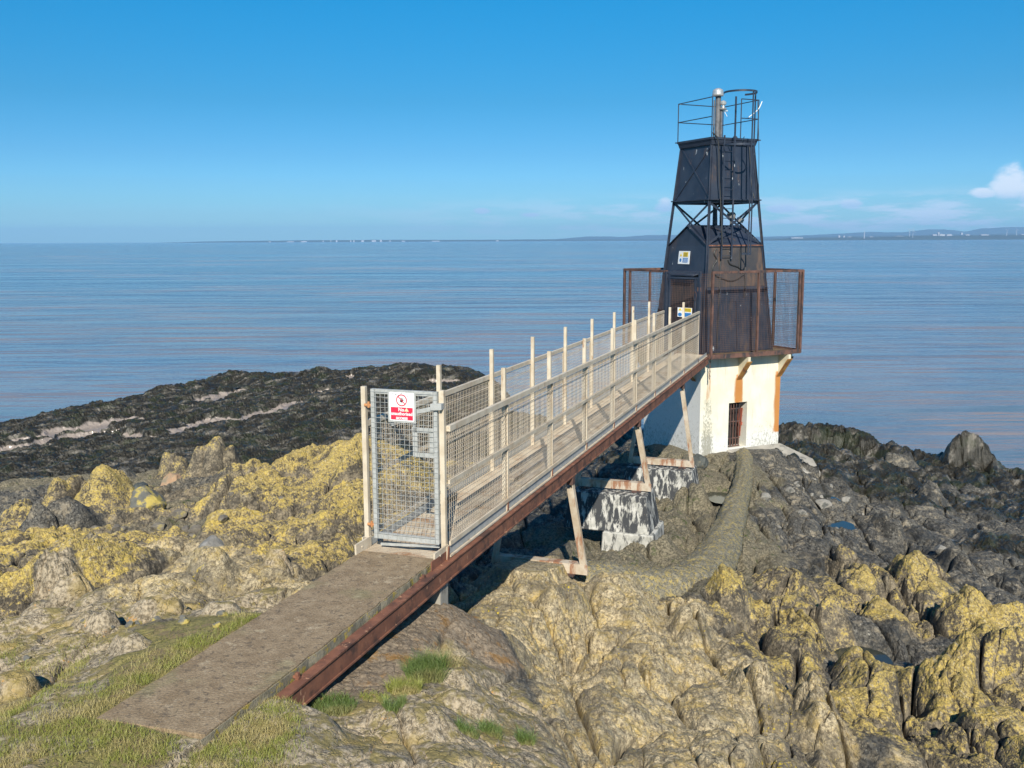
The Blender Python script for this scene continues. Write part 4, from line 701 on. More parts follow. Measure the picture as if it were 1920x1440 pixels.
m = MB(); m.lathe(Q(.35, -.35, 3.95), [(.05, 0), (.12, .05), (.14, .2), (.10, .25), (.0, .26)], 12); m.beam(Q(.35, -.35, 3.8), Q(.35, -.35, 4.0), .06, .06, up=EX); m.beam(Q(.45, -.5, 4.0), Q(.62, -.6, 3.92), .10, .12); m.build('floodlight', worn('floodlight_grey', (.12, .12, .12), (.3, .29, .27), None, scale=12, rough=.4), lh)
# front door, hood and signs on left face
m = MB(); facequad(m, .02, 2.05, .22, .76, .02, .012, 'L'); door = m.build('entrance_door', worn('rusted_black_door', (.022, .022, .026), (.04, .034, .034), (.10, .05, .035), (.5, .62), 3, .6), lh)
m = MB(); hh = hdz(2.35)-.03
m.hexa([Q(-hh-.25, -hh+.35, 2.27), Q(-hh-.25, hh-.55, 2.27), Q(-hh+.02, hh-.45, 2.36), Q(-hh+.02, -hh+.25, 2.36), Q(-hh-.25, -hh+.35, 2.30), Q(-hh-.25, hh-.55, 2.30), Q(-hh+.02, hh-.45, 2.42), Q(-hh+.02, -hh+.25, 2.42)]); m.build('door_hood', M['black'], lh)
def signboard(z0, z1, t0, t1, kind, label):
    m = MB(); facequad(m, z0, z1, t0, t1, .022, .01, 'L'); s = m.build('sign', M['white'], lh, label)
    def pane(a0, a1, b0, b1, mat, name, pr=.026):
        q = MB(); facequad(q, z0+(z1-z0)*a0, z0+(z1-z0)*a1, t0+(t1-t0)*b0, t0+(t1-t0)*b1, pr, .003, 'L'); q.build(name, M[mat], s)
    # t runs away from the front corner, so the reader's right is small t
    pane(.56, .92, .14, .58, 'signyellow', 'yellow_panel'); pane(.12, .48, .14, .58, 'signblue', 'blue_panel')
    for k in range(4): pane(.60+.075*k, .625+.075*k, .2, .52, 'ink', 'text_line', .0285)
    for k in range(4): pane(.16+.075*k, .185+.075*k, .2, .52, 'white', 'text_line', .0285)
    q = MB(); h_ = hdz((z0+z1)/2)
    def SP_(b, a, pr): z = z0+(z1-z0)*a; h0 = hdz(z)-.03; return Q(-h0-pr, -h0+2*h0*(t0+(t1-t0)*b), z)
    q.prism([SP_(.88, .6, .027), SP_(.68, .6, .027), SP_(.78, .84, .027)], EX*.003); q.build('warning_triangle', M['signyellow'], s)
    q = MB(); q.prism([SP_(.78+.09*cos(t), .3+.14*sin(t), .027) for t in [2*pi*i/12 for i in range(12)]], EX*.003); q.build('instruction_disc', M['signblue'], s)
signboard(2.62, 3.02, .42, .70, 0, 'cream sign with yellow and blue panels high on the left wall')
# sign on the cage gate
kk = (g1-g0).normalized(); nn = Vector((kk.y, -kk.x, 0)); 
if nn.dot(DA) > 0: nn = -nn
def GQ(t, z, o): return lerp(g0, g1, t)+Vector((0, 0, z))+nn*o
def gq(mb, t0, t1, z0, z1, o, th=.003): mb.prism([GQ(t0, z0, o), GQ(t1, z0, o), GQ(t1, z1, o), GQ(t0, z1, o)], nn*th)
m = MB(); gq(m, .38, .80, 1.08, 1.36, .035, .006); s2 = m.build('sign', M['white'], cg, 'yellow and blue warning sign on the cage gate')
for (a, b, z0, z1, mat, nm) in ((.53, .78, 1.24, 1.35, 'signyellow', 'yellow_panel'), (.53, .78, 1.09, 1.21, 'signblue', 'blue_panel'), (.40, .51, 1.24, 1.35, 'signyellow', 'warning_symbol'), (.40, .50, 1.10, 1.20, 'signblue', 'instruction_symbol')):
    m = MB()
    if 'symbol' in nm: cxx, czz = (a+b)/2, (z0+z1)/2; m.prism([GQ(cxx+.06*cos(t+pi/2), czz+.055*sin(t+pi/2), .042) for t in [2*pi*i/(3 if 'warn' in nm else 12) for i in range(3 if 'warn' in nm else 12)]], nn*.002)
    else: gq(m, a, b, z0, z1, .042, .002)
    m.build(nm, M[mat], s2)
m = MB()
for k in range(3): gq(m, .56, .76, 1.26+k*.028, 1.268+k*.028, .0455, .001)
m.build('text_line', M['ink'], s2)
m = MB()
for i in range(9): p = W(19.35, .10, -.12-i*.07); m.beam(p, p+Vector((.01*(i % 2), 0, -.06)), .03, .02, up=DA if i % 2 else DL)
m.build('hanging_chain', M['rustdark'], lh)

# ---- concrete apron right of the base, concrete pipe casing ----
ap = MB(); pb = [Q(-H+1.9, -H-.02, -2.99), Q(H+.05, -H-.02, -2.98), Q(H+.55, -H-1.0, -3.35), Q(H+.1, -H-1.9, -3.62), Q(-H+1.2, -H-1.0, -3.25), Q(-H+1.0, -H-.02, -3.0)]
ap.prism([p+Vector((0, 0, -.45)) for p in pb], (0, 0, .45)); ap = ap.build('concrete_apron', M['apron'], None, bevel=.03)
tag(ap, 'pale cracked concrete apron sloping away from the foot of the lighthouse base', 'concrete apron')

# ------------------------------------------------------------------ numpy noise
def _h(ix, iy, s):
    h = (ix.astype(np.int64)*374761393+iy.astype(np.int64)*668265263+s*1274126177) & 0xffffffff
    h = ((h ^ (h >> 13))*1274126177) & 0xffffffff
    return (h ^ (h >> 16)) & 0xffffffff
def perlin(x, y, s=0):
    x0 = np.floor(x); y0 = np.floor(y); fx = x-x0; fy = y-y0
    u = fx*fx*fx*(fx*(fx*6-15)+10); v = fy*fy*fy*(fy*(fy*6-15)+10)
    def g(i, j):
        a = _h(x0+i, y0+j, s)*(2*pi/4294967296.0)
        return np.cos(a)*(fx-i)+np.sin(a)*(fy-j)
    a = g(0, 0); b = g(1, 0); c = g(0, 1); d = g(1, 1)
    return (a+(b-a)*u+(c-a)*v+(a-b-c+d)*u*v)*1.5
def fbm(x, y, o, s=0, g=.5, l=2.03):
    r = 0; a = 1; f = 1
    for i in range(o): r = r+a*perlin(x*f, y*f, s+i*17); a *= g; f *= l
    return r
def vor(x, y, s=0):
    """F1, F2, random value of the nearest cell and offset to its centre"""
    x0 = np.floor(x); y0 = np.floor(y)
    f1 = np.full_like(x, 9.0); f2 = np.full_like(x, 9.0); cid = np.zeros_like(x); dx1 = np.zeros_like(x); dy1 = np.zeros_like(x)
    for i in (-1, 0, 1):
        for j in (-1, 0, 1):
            h = _h(x0+i, y0+j, s); px = x0+i+.15+.7*(h & 0xffff)/65535.0; py = y0+j+.15+.7*((h >> 16) & 0xffff)/65535.0
            dx = x-px; dy = y-py; d = np.sqrt(dx*dx+dy*dy)
            n = d < f1
            f2 = np.where(n, f1, np.minimum(f2, d)); cid = np.where(n, _h(x0+i, y0+j, s+99)/4294967296.0, cid)
            dx1 = np.where(n, dx, dx1); dy1 = np.where(n, dy, dy1); f1 = np.where(n, d, f1)
    return f1, f2, cid, dx1, dy1
def sstep(x, a, b):
    t = np.clip((x-a)/(b-a), 0, 1); return t*t*(3-2*t)

# ------------------------------------------------------------------ ground: broad shape from surveyed spots (world x, y, height below eye level, surface kind)
ZN = 'LTGDKMAWC'
PX = np.array([p[0] for p in PTS]); PY = np.array([p[1] for p in PTS]); PZ = np.array([p[2] for p in PTS])
PC = np.array([ZN.index(p[3]) for p in PTS])
OX, OY = 0.0, -3.0              # pole of the survey net, behind the viewpoint
def lp(x, y): x = x-OX; y = y-OY; return np.arctan2(x, y)*2.2, np.log(np.hypot(x, y)+1e-6)*2.2
pa, pr_ = lp(PX, PY)
n = len(PX)
K = np.hypot(pa[:, None]-pa[None], pr_[:, None]-pr_[None])
A = np.zeros((n+3, n+3)); A[:n, :n] = K-np.eye(n)*.004; A[:n, n] = 1; A[n, :n] = 1; A[:n, n+1] = pa; A[n+1, :n] = pa; A[:n, n+2] = pr_; A[n+2, :n] = pr_
sol = np.linalg.solve(A, np.concatenate([PZ, np.zeros(3)]))
GA = np.linspace(-1.95*2.2, 1.95*2.2, 420); GR_ = np.linspace(np.log(.5)*2.2, np.log(140)*2.2, 420)
ga, gr2 = np.meshgrid(GA, GR_, indexing='ij'); ga = ga.ravel(); gr2 = gr2.ravel()
gz = np.zeros(len(ga)); gw = np.zeros((len(ga), 9))
for i in range(0, len(ga), 20000):
    s = slice(i, i+20000); d = np.hypot(ga[s, None]-pa[None], gr2[s, None]-pr_[None])
    gz[s] = d@sol[:n]+sol[n]+ga[s]*sol[n+1]+gr2[s]*sol[n+2]
    w = 1/(d**2+.0009)**2
    for c in range(9): gw[s, c] = w[:, PC == c].sum(1)
gw /= gw.sum(1, keepdims=True); gz = np.clip(gz, -13.5, -1.6)
gz = gz.reshape(420, 420); gw = gw.reshape(420, 420, 9)
def samp(G, x, y):
    a, r = lp(x, y); i = np.clip((a-GA[0])/(GA[1]-GA[0]), 0, 418.999); j = np.clip((r-GR_[0])/(GR_[1]-GR_[0]), 0, 418.999)
    i0 = i.astype(int); j0 = j.astype(int); u = i-i0; v = j-j0
    if G.ndim == 3: u = u[:, None]; v = v[:, None]
    return G[i0, j0]*(1-u)*(1-v)+G[i0+1, j0]*u*(1-v)+G[i0, j0+1]*(1-u)*v+G[i0+1, j0+1]*u*v
ROUGH = np.array([.95, .66, .42, .72, .75, .05, .62, .07, .07])
def segd(x, y, pts):
    best = np.full_like(x, 1e9)
    for p, q in zip(pts[:-1], pts[1:]):
        dx, dy = q[0]-p[0], q[1]-p[1]; t = np.clip(((x-p[0])*dx+(y-p[1])*dy)/(dx*dx+dy*dy), 0, 1)
        best = np.minimum(best, np.hypot(x-p[0]-t*dx, y-p[1]-t*dy))
    return best
CBZ, SBZ = cos(BAZ), sin(BAZ)
def bridge_al(x, y):
    X = x-P0.x; Y = y-P0.y
    return X*DA.x+Y*DA.y, X*DL.x+Y*DL.y
def facet(x, y, seed, k=.75, tilt=.9, flat=.22, hv=.55):
    """angular blocks: the upper envelope of tilted, flat topped pyramids scattered on a jittered net; also the closeness to a joint"""
    x0 = np.floor(x); y0 = np.floor(y); a = np.full_like(x, -9.0); b = np.full_like(x, -9.0)
    for i in (-1, 0, 1):
        for j in (-1, 0, 1):
            h = _h(x0+i, y0+j, seed); h2 = _h(x0+i, y0+j, seed+777)
            dx = x-(x0+i+.1+.8*(h & 0xffff)/65535.0); dy = y-(y0+j+.1+.8*((h >> 16) & 0xffff)/65535.0)
            r1 = (h2 & 0x3ff)/1023.0; r2 = ((h2 >> 10) & 0x3ff)/1023.0; r3 = ((h2 >> 20) & 0x3ff)/1023.0
            ca = np.cos(r3*6.283); sa = np.sin(r3*6.283); u = dx*ca+dy*sa; v = -dx*sa+dy*ca
            d = np.maximum(np.abs(u)*(.8+.5*r1), np.maximum(np.abs(v), (np.abs(u)+np.abs(v))*.72))
            p_ = hv*(r1-.5)+tilt*((r2-.5)*dx+(r3-.5)*dy)-k*np.maximum(d-flat, 0)*1.6
            b = np.where(p_ > a, a, np.maximum(b, p_)); a = np.maximum(a, p_)
    return a, np.exp(-(a-b)/.07)
def rock(c, s, seed, fine):
    """strata ridges + jointed angular blocks. c across strike, s along strike (metres)"""
    wx = fbm(c*.45, s*.3, 3, seed+1)*.30; wy = fbm(c*.45+9, s*.35, 3, seed+2)*.40
    c = c+wx; s = s+wy
    amp = .55+.6*np.clip(perlin(c*.23, s*.16, seed+5)+.45, 0, 1.3)
    t = c/1.35+.25*perlin(c*.1, s*.22, seed+3); t = t-np.floor(t)
    saw = np.where(t < .74, t/.74, (1-t)/.26)
    h = (saw-.45)*.26*amp
    h1, k1 = facet(c/.95, s/1.9, seed+6); h2, k2 = facet(c/.36+.25*perlin(s, c, seed+9), s/.68, seed+7); h3, k3 = facet(c/.13+.2*perlin(s*3, c*3, seed+12), s/.23, seed+8)
    m2 = np.clip(.45+1.3*perlin(c*.6, s*.5, seed+31), .12, 1.15); m3 = np.clip(.5+1.2*perlin(c*1.4, s*1.1, seed+32), .1, 1.2)
    h += h1*.46+h2*.27*m2+h3*.095*m3*fine-.36*k1*k1-.11*k2*k2*m2-.02*k3*k3*m3
    crack = np.maximum(k1, .6*k2*m2)
    for P_, A_, k_ in ((.21, .022, 21), (.085, .010, 23)):
        t = c/P_+.7*perlin(c*1.1, s*1.3, seed+k_); t = t-np.floor(t); h += (np.where(t < .85, t/.85, (1-t)/.15)-.5)*A_*np.clip(perlin(c*.9, s*.7, seed+k_+1)*1.6+.4, 0, 1.6)
    h += fbm(c*3.4, s*2.4, 6, seed+10, .58)*.046
    return h, np.clip(crack, 0, 1)
aL0 = radians(44)
def ground(x, y, want=False):
    """height (world z) and, if asked, surface weights"""
    wx = fbm(x*.5, y*.5, 4, 201)*.75; wy = fbm(x*.5+5, y*.5, 4, 202)*.75
    dist = np.hypot(x, y); k = np.clip(dist/14, .35, 2.2)
    W9 = samp(gw, x+wx*k*.6, y+wy*k*.6)
    b = samp(gz, x, y)
    # mud channels among the weed
    md = np.full_like(x, 1e9)
    for q in MISC['mud']: md = np.minimum(md, segd(x+wx*.9, y+wy*.9, q))
    muw = 1-sstep(md, .40, .90)
    muw = np.maximum(muw, sstep(fbm(x*.33, y*.22, 4, 77), .62, .72)*W9[:, 4]*(dist > 30)*(x < -2)*.9)
    a, l = bridge_al(x, y)
    # flat walk ledges
    ro = W9@ROUGH; ro = ro*(1+.35*sstep(-x, 0, 5)*(W9[:, 0]+W9[:, 3]))
    ro = ro*(1-muw*.92)
    wl = sstep(-x, -1.5, 7.5)[...]       # 0 right hand field, 1 left hand field
    wl = sstep(-x+y*.08, -1, 6)
    aR, aL = radians(9), radians(46)
    hR, kR = rock(x*cos(aR)-y*sin(aR), x*sin(aR)+y*cos(aR), 11, 1.0)
    hL, kL = rock(x*cos(aL)-y*sin(aL), x*sin(aL)+y*cos(aL), 51, 1.0)
    h = hR*(1-wl)+hL*wl; ck = kR*(1-wl)+kL*wl
    near = sstep(dist, 4, 10)*.5+.5
    # outcrops
    fz = np.zeros_like(x); fc = np.zeros((len(x), 9)); fwt = np.zeros_like(x)
    for (fx, fy, rx, ry, hh, rot, kind) in FEAT:
        if True:
            dx = x-fx; dy = y-fy; m = (np.abs(dx) < 3*max(rx, ry)) & (np.abs(dy) < 3*max(rx, ry))
            if not m.any(): continue
            dx = dx[m]; dy = dy[m]; r = radians(rot)
            u = (dx*cos(r)-dy*sin(r))/rx; v = (dx*sin(r)+dy*cos(r))/ry
            u = u+wx[m]*.35; v = v+wy[m]*.35
            q = (np.abs(u)**2.6+np.abs(v)**2.6)**(1/2.6)
            pr2 = (1-sstep(q, .40, 1.15)) if kind != 'K' else np.clip(1-q*q, 0, 1)
            bump_ = hh*pr2*(1-.2*np.minimum(q, 1)**2+.16*u+.35*perlin(x[m]*1.6+fx, y[m]*1.6, 88)*(kind != 'K'))
            fz[m] = np.maximum(fz[m], bump_)
            if True:
                w = (1-sstep(q, .9, 1.3)); fc[m, ZN.index(kind)] += w*.8; fwt[m] = np.maximum(fwt[m], w*.8)
    W9 = W9*(1-fwt[:, None])+fc*(fwt/np.maximum(fc.sum(1), 1e-6))[:, None]
    # weed mounds
    kw = W9[:, 4]*(1-muw)
    xr = x*cos(aL0)-y*sin(aL0); yr = x*sin(aL0)+y*cos(aL0)
    mound = (.5-np.abs(perlin(xr*1.1, yr*.5, 301)))*.30+(.4-np.abs(perlin(xr*2.6, yr*1.3, 302)))*.22+(.4-np.abs(perlin(x*6, y*6, 303)))*.08
    z = b+CAMZ+h*ro*near*(1-.55*kw)+fz+mound*kw+fbm(x*.9, y*.9, 3, 400)*.03*W9[:, 7]+fbm(x*6, y*6, 3, 401)*.012
    z = z-muw*.22*(W9[:, 4] > .2)
    # keep the ground clear of the slab, deck, gully and base
    dz = P0.z
    inl = sstep(l, -.935, -.915)*(1-sstep(l, -.10, .18))
    ina = sstep(a, -4.12, -4.09)*(1-sstep(a, -.1, .4))
    lim = dz-.05-.03*(l > -.5)
    z = np.where((inl*ina > .02), np.minimum(z, lim+(1-inl*ina)*.35-.02), z)
    # side of the slab, right: a step down to the footing
    gut = sstep(l, -.1, -.02)*(1-sstep(l, .22, .42))*sstep(a, -3.3, -3.1)*(1-sstep(a, .3, .9))
    z = z*(1-gut)+np.minimum(z, dz-.34-.02*fbm(x*3, y*3, 3, 5))*gut
    und = sstep(a, -.2, .3)*(1-sstep(a, 19, 20.5))*sstep(l, -1.9, -1.1)*(1-sstep(l, .15, .7))
    lim2 = dz-.62-np.clip(a, 0, 5)*.22
    z = np.where(und > .02, np.minimum(z, lim2+(1-und)*1.2), z)
    bx = x-(P0.x+DA.x*C0+DL.x*CL); by = y-(P0.y+DA.y*C0+DL.y*CL); qx = bx*EX.x+by*EX.y; qy = bx*EY.x+by*EY.y
    db = np.hypot(np.maximum(np.abs(qx)-1.52, 0), np.maximum(np.abs(qy)-1.52, 0)); nb = 1-sstep(db, .1, 1.6); top_ = dz-3.02+np.where(qy > 0, .0, 0)
    z = z*(1-nb)+np.minimum(z, top_-.03+.10*h)*nb
    # turf comes up flush with the slab at its grassy end and along its left edge
    fl = (1-sstep(a, -3.9, -3.3))*sstep(a, -6.5, -5.2)*(1-sstep(np.abs(l+.5), .8, 1.8)); fl = np.maximum(fl, (1-sstep(-l, 1.0, 1.9))*sstep(-l, .9, .96)*(1-sstep(a, -2.4, -1.4))*sstep(a, -5.5, -4.5))
    inl2 = (l > -.932) & (l < -.0) & (a > -4.125)
    z = np.where(inl2, z, z*(1-fl)+(dz-.006+.008*fbm(x*4, y*4, 3, 44))*fl)
    fr = (1-sstep(a, -3.42, -3.15))*sstep(l, -.06, -.02)*(1-sstep(l, .3, .8))*sstep(a, -5.5, -4.8); z = np.where(l > -.06, z*(1-fr)+(dz-.05+.02*fbm(x*5, y*5, 3, 45))*fr, z)
    # rock pools: small dished hollows
    for nm, p in MISC['pools'].items():
        r = np.hypot(x-p[0], y-p[1]); R = 1.4 if nm == 'e' else .55
        g = np.exp(-(r/R)**4); z = z*(1-g)+np.minimum(z, p[2]+CAMZ-.22)*g
    if not want: return z
    # albedo-side masks
    W9[:, 5] = np.maximum(W9[:, 5], muw); 
    for c in (0, 1, 2, 3, 4, 6): W9[:, c] *= (1-muw)
    W9 /= np.maximum(W9.sum(1, keepdims=True), 1e-6)
    return z, W9, ck, h

# survey net of the ground: fine inside the view, coarse outside it
az_f = np.radians(np.linspace(-33.5, 33.5, 1400)); az_l = np.radians(np.linspace(-100, -33.7, 130)); az_r = np.radians(np.linspace(33.7, 100, 130))
AZ = np.concatenate([az_l, az_f, az_r]); R = np.concatenate([np.linspace(.4, 3.9, 40), 4.0*np.exp(np.linspace(0, np.log(78/4.0), 1750))])
XX = np.outer(np.sin(AZ), R); YY = np.outer(np.cos(AZ), R); na, nr = XX.shape
x = XX.ravel(); y = YY.ravel()
Z = np.empty(len(x)); WW = np.empty((len(x), 9)); CK = np.empty(len(x)); HH = np.empty(len(x))
for i in range(0, len(x), 400000):
    s = slice(i, i+400000); Z[s], WW[s], CK[s], HH[s] = ground(x[s], y[s], True)
me = bpy.data.meshes.new('rocky_shore')
me.vertices.add(len(x)); me.vertices.foreach_set('co', np.stack([x, y, Z], 1).astype(np.float32).ravel())
idx = np.arange(na*nr).reshape(na, nr)
q = np.stack([idx[:-1, :-1], idx[:-1, 1:], idx[1:, 1:], idx[1:, :-1]], -1).reshape(-1, 4)[:, ::-1]
zq = Z[q].max(1); q = q[zq > -1.5]
me.loops.add(q.size); me.loops.foreach_set('vertex_index', q.astype(np.int32).ravel())
me.polygons.add(len(q)); me.polygons.foreach_set('loop_start', np.arange(0, q.size, 4, dtype=np.int32)); me.polygons.foreach_set('loop_total', np.full(len(q), 4, dtype=np.int32))
me.polygons.foreach_set('use_smooth', np.zeros(len(q), dtype=bool))
me.update(calc_edges=True)
def cattr(name, cols):
    c = me.color_attributes.new(name, 'BYTE_COLOR' if False else 'FLOAT_COLOR', 'POINT')
    c.data.foreach_set('color', np.concatenate([cols, np.ones((len(cols), 1))], 1).astype(np.float32).ravel())
cattr('za', WW[:, [0, 1, 2]]); cattr('zb', WW[:, [4, 5, 6]]); cattr('zc', WW[:, [7, 8, 3]])
cattr('zd', np.stack([CK, np.clip(HH*1.6+.5, 0, 1), np.zeros(len(HH))], 1))
gm, nt, p, v = newmat('shore_rock')
def AT(nm):
    a = nt.nodes.new('ShaderNodeVertexColor'); a.layer_name = nm; s = nt.nodes.new('ShaderNodeSeparateColor'); nt.links.new(a.outputs[0], s.inputs[0]); return s.outputs
za, zb, zc, zd = AT('za'), AT('zb'), AT('zc'), AT('zd')
geo = nt.nodes.new('ShaderNodeNewGeometry'); sx = nt.nodes.new('ShaderNodeSeparateXYZ'); nt.links.new(geo.outputs['True Normal'], sx.inputs[0]); up = sx.outputs[2]
foli = NOISE(nt, MAPV(nt, v, rot=(0, .3, radians(10)), scale=(26, 4.5, 34)), 1.0, 5, .62)
n_big = NOISE(nt, v, 1.1, 6, .62); n_mid = NOISE(nt, v, 4.5, 7, .66); n_fine = NOISE(nt, v, 24, 6, .7); n_spk = NOISE(nt, v, 75, 3, .6); kst = NOISE(nt, MAPV(nt, MAPV(nt, v, rot=(0, 0, radians(46))), scale=(2.6, .55, 1)), 1.0, 7, .66)
def zone(w, lo=.35, hi=.65, k=.55): return SSTEP(nt, MATH(nt, 'ADD', w, MATH(nt, 'MULTIPLY_ADD', n_mid, k, -k/2)), lo, hi)
# dark slate base
slate = RGB(nt, (0.033, 0.031, 0.028), (0.125, 0.115, 0.095), SSTEP(nt, foli, .35, .62))
slate = RGB(nt, slate, (0.30, 0.25, 0.175), MATH(nt, 'MULTIPLY', SSTEP(nt, n_mid, .51, .62), .7))
slate = RGB(nt, slate, (0.46, 0.43, 0.36), MATH(nt, 'MULTIPLY', SSTEP(nt, n_fine, .57, .67), .7)); slate = RGB(nt, slate, (0.025, 0.027, 0.028), MATH(nt, 'MULTIPLY', SSTEP(nt, n_big, .50, .58), .6))
# brown green wet rock
alg = RGB(nt, (0.075, 0.067, 0.045), (0.235, 0.20, 0.135), SSTEP(nt, n_fine, .36, .62)); alg = RGB(nt, alg, (0.06, 0.075, 0.025), SSTEP(nt, n_mid, .55, .68))
alg = RGB(nt, alg, (0.30, 0.26, 0.18), MATH(nt, 'MULTIPLY', SSTEP(nt, n_spk, .62, .74), .5))
# tan rock
tan = RGB(nt, (0.18, 0.142, 0.088), (0.53, 0.43, 0.265), SSTEP(nt, MATH(nt, 'MULTIPLY_ADD', foli, .6, MATH(nt, 'MULTIPLY', n_fine, .4)), .40, .57)); tan = RGB(nt, tan, (0.47, 0.335, 0.11), MATH(nt, 'MULTIPLY', SSTEP(nt, MATH(nt, 'MULTIPLY_ADD', n_mid, .5, MATH(nt, 'MULTIPLY', n_fine, .5)), .48, .58), .85))
tan = RGB(nt, tan, (0.56, 0.48, 0.34), MATH(nt, 'MULTIPLY', SSTEP(nt, n_fine, .54, .66), .7)); tan = RGB(nt, tan, (0.12, 0.105, 0.08), MATH(nt, 'MULTIPLY', SSTEP(nt, MATH(nt, 'MULTIPLY_ADD', n_big, .7, MATH(nt, 'MULTIPLY', n_fine, .3)), .50, .60), .7)); tan = RGB(nt, tan, (0.11, 0.09, 0.06), MATH(nt, 'MULTIPLY', SSTEP(nt, n_spk, .55, .65), .7)); tan = RGB(nt, tan, (0.55, 0.40, 0.03), SSTEP(nt, MATH(nt, 'MULTIPLY_ADD', n_big, .5, MATH(nt, 'MULTIPLY', n_fine, .6)), .66, .72))
# grey lichened upper rock with earth and thin turf
gry = RGB(nt, (0.15, 0.12, 0.078), (0.43, 0.35, 0.24), SSTEP(nt, n_fine, .38, .60)); gry = RGB(nt, gry, (0.52, 0.48, 0.40), MATH(nt, 'MULTIPLY', SSTEP(nt, n_spk, .60, .70), .75))
gry = RGB(nt, gry, (0.42, 0.21, 0.05), SSTEP(nt, MATH(nt, 'MULTIPLY_ADD', n_fine, .5, MATH(nt, 'MULTIPLY', n_mid, .6)), .635, .68))
soil = RGB(nt, (0.17, 0.13, 0.055), (0.30, 0.245, 0.095), n_fine); gry = RGB(nt, gry, soil, MATH(nt, 'MULTIPLY', SSTEP(nt, n_mid, .44, .56), SSTEP(nt, up, .70, .90)))
gry = RGB(nt, gry, (.36, .26, .08), MATH(nt, 'MULTIPLY', SSTEP(nt, n_big, .52, .62), .55))
c = slate
c = RGB(nt, c, alg, zone(zb[2])); c = RGB(nt, c, tan, zone(za[1])); c = RGB(nt, c, gry, zone(za[2]))
# yellow lichen: on raised, weathered tops, leaving joints and steep fresh faces bare
brn = RGB(nt, (0.075, 0.062, 0.045), (0.29, 0.235, 0.155), SSTEP(nt, MATH(nt, 'MULTIPLY_ADD', n_fine, .5, MATH(nt, 'MULTIPLY', n_mid, .5)), .42, .58)); c = RGB(nt, c, brn, MATH(nt, 'MULTIPLY', zone(za[0]), .8))
lic = RGB(nt, (0.26, 0.190, 0.075), (0.46, 0.345, 0.11), SSTEP(nt, n_fine, .38, .58)); lic = RGB(nt, lic, (0.54, 0.395, 0.085), MATH(nt, 'MULTIPLY', SSTEP(nt, MATH(nt, 'MULTIPLY_ADD', n_mid, .6, MATH(nt, 'MULTIPLY', n_fine, .4)), .50, .60), .65)); lic = RGB(nt, lic, (0.50, 0.44, 0.32), MATH(nt, 'MULTIPLY', SSTEP(nt, foli, .55, .66), .6)); lic = RGB(nt, lic, (0.13, 0.10, 0.065), MATH(nt, 'MULTIPLY', SSTEP(nt, n_spk, .53, .62), .75))
cov = MATH(nt, 'ADD', MATH(nt, 'MULTIPLY', za[0], .98), MATH(nt, 'MULTIPLY_ADD', n_mid, 1.6, -.95))
cov = MATH(nt, 'ADD', cov, MATH(nt, 'MULTIPLY_ADD', n_fine, 1.5, -.75))
cov = MATH(nt, 'SUBTRACT', cov, MATH(nt, 'MULTIPLY', zd[0], .45)); cov = MATH(nt, 'ADD', cov, MATH(nt, 'MULTIPLY_ADD', up, .55, -.42)); cov = MATH(nt, 'ADD', cov, MATH(nt, 'MULTIPLY_ADD', zd[1], .7, -.36))
c = RGB(nt, c, lic, SSTEP(nt, cov, .36, .72))
# weed
kelp = RGB(nt, (0.008, 0.0085, 0.006), (0.034, 0.028, 0.017), SSTEP(nt, n_fine, .35, .65)); kelp = RGB(nt, kelp, (0.065, 0.058, 0.045), MATH(nt, 'MULTIPLY', SSTEP(nt, kst, .48, .58), .7)); kelp = RGB(nt, kelp, (0.22, 0.195, 0.16), MATH(nt, 'MULTIPLY', SSTEP(nt, MATH(nt, 'MULTIPLY_ADD', kst, .75, MATH(nt, 'MULTIPLY', n_mid, .25)), .545, .62), .7))
kelp = RGB(nt, kelp, (0.026, 0.034, 0.012), MATH(nt, 'MULTIPLY', SSTEP(nt, n_big, .5, .6), .5))
kz = zone(zb[0], .38, .60, .7); c = RGB(nt, c, kelp, kz)
mud = RGB(nt, (0.24, 0.20, 0.17), (0.31, 0.26, 0.225), n_mid); mz = zone(zb[1], .4, .6, .3); c = RGB(nt, c, mud, mz)
conc = RGB(nt, (0.16, 0.12, 0.08), (0.29, 0.225, 0.155), SSTEP(nt, n_fine, .4, .6)); conc = RGB(nt, conc, (0.26, 0.145, 0.05), SSTEP(nt, n_mid, .52, .66)); conc = RGB(nt, conc, (0.40, 0.36, 0.29), MATH(nt, 'MULTIPLY', SSTEP(nt, n_spk, .6, .68), .6)); c = RGB(nt, c, conc, zone(zc[1], .4, .6, .4))
turf = RGB(nt, (0.16, 0.14, 0.045), (0.28, 0.235, 0.085), SSTEP(nt, n_fine, .38, .62)); turf = RGB(nt, turf, (0.23, 0.165, 0.09), MATH(nt, 'MULTIPLY', SSTEP(nt, n_mid, .48, .60), .8)); c = RGB(nt, c, turf, zone(zc[0], .35, .6, .5))
rough = MATH(nt, 'SUBTRACT', .92, MATH(nt, 'ADD', MATH(nt, 'MULTIPLY', kz, .50), MATH(nt, 'MULTIPLY', mz, .62)))
rough = MATH(nt, 'SUBTRACT', rough, MATH(nt, 'MULTIPLY', zc[2], .25))
setc(nt, p, c, rough); p.inputs['Specular IOR Level'].default_value = .35
hgt = MATH(nt, 'MULTIPLY_ADD', foli, .55, MATH(nt, 'MULTIPLY_ADD', n_fine, .6, MATH(nt, 'MULTIPLY', n_spk, .2)))
hgt = MATH(nt, 'MULTIPLY', hgt, MATH(nt, 'SUBTRACT', 1.0, MATH(nt, 'MULTIPLY', mz, .95)))
vd = nt.nodes.new('ShaderNodeTexVoronoi'); vd.feature = 'DISTANCE_TO_EDGE'; vd.inputs['Scale'].default_value = 5.5
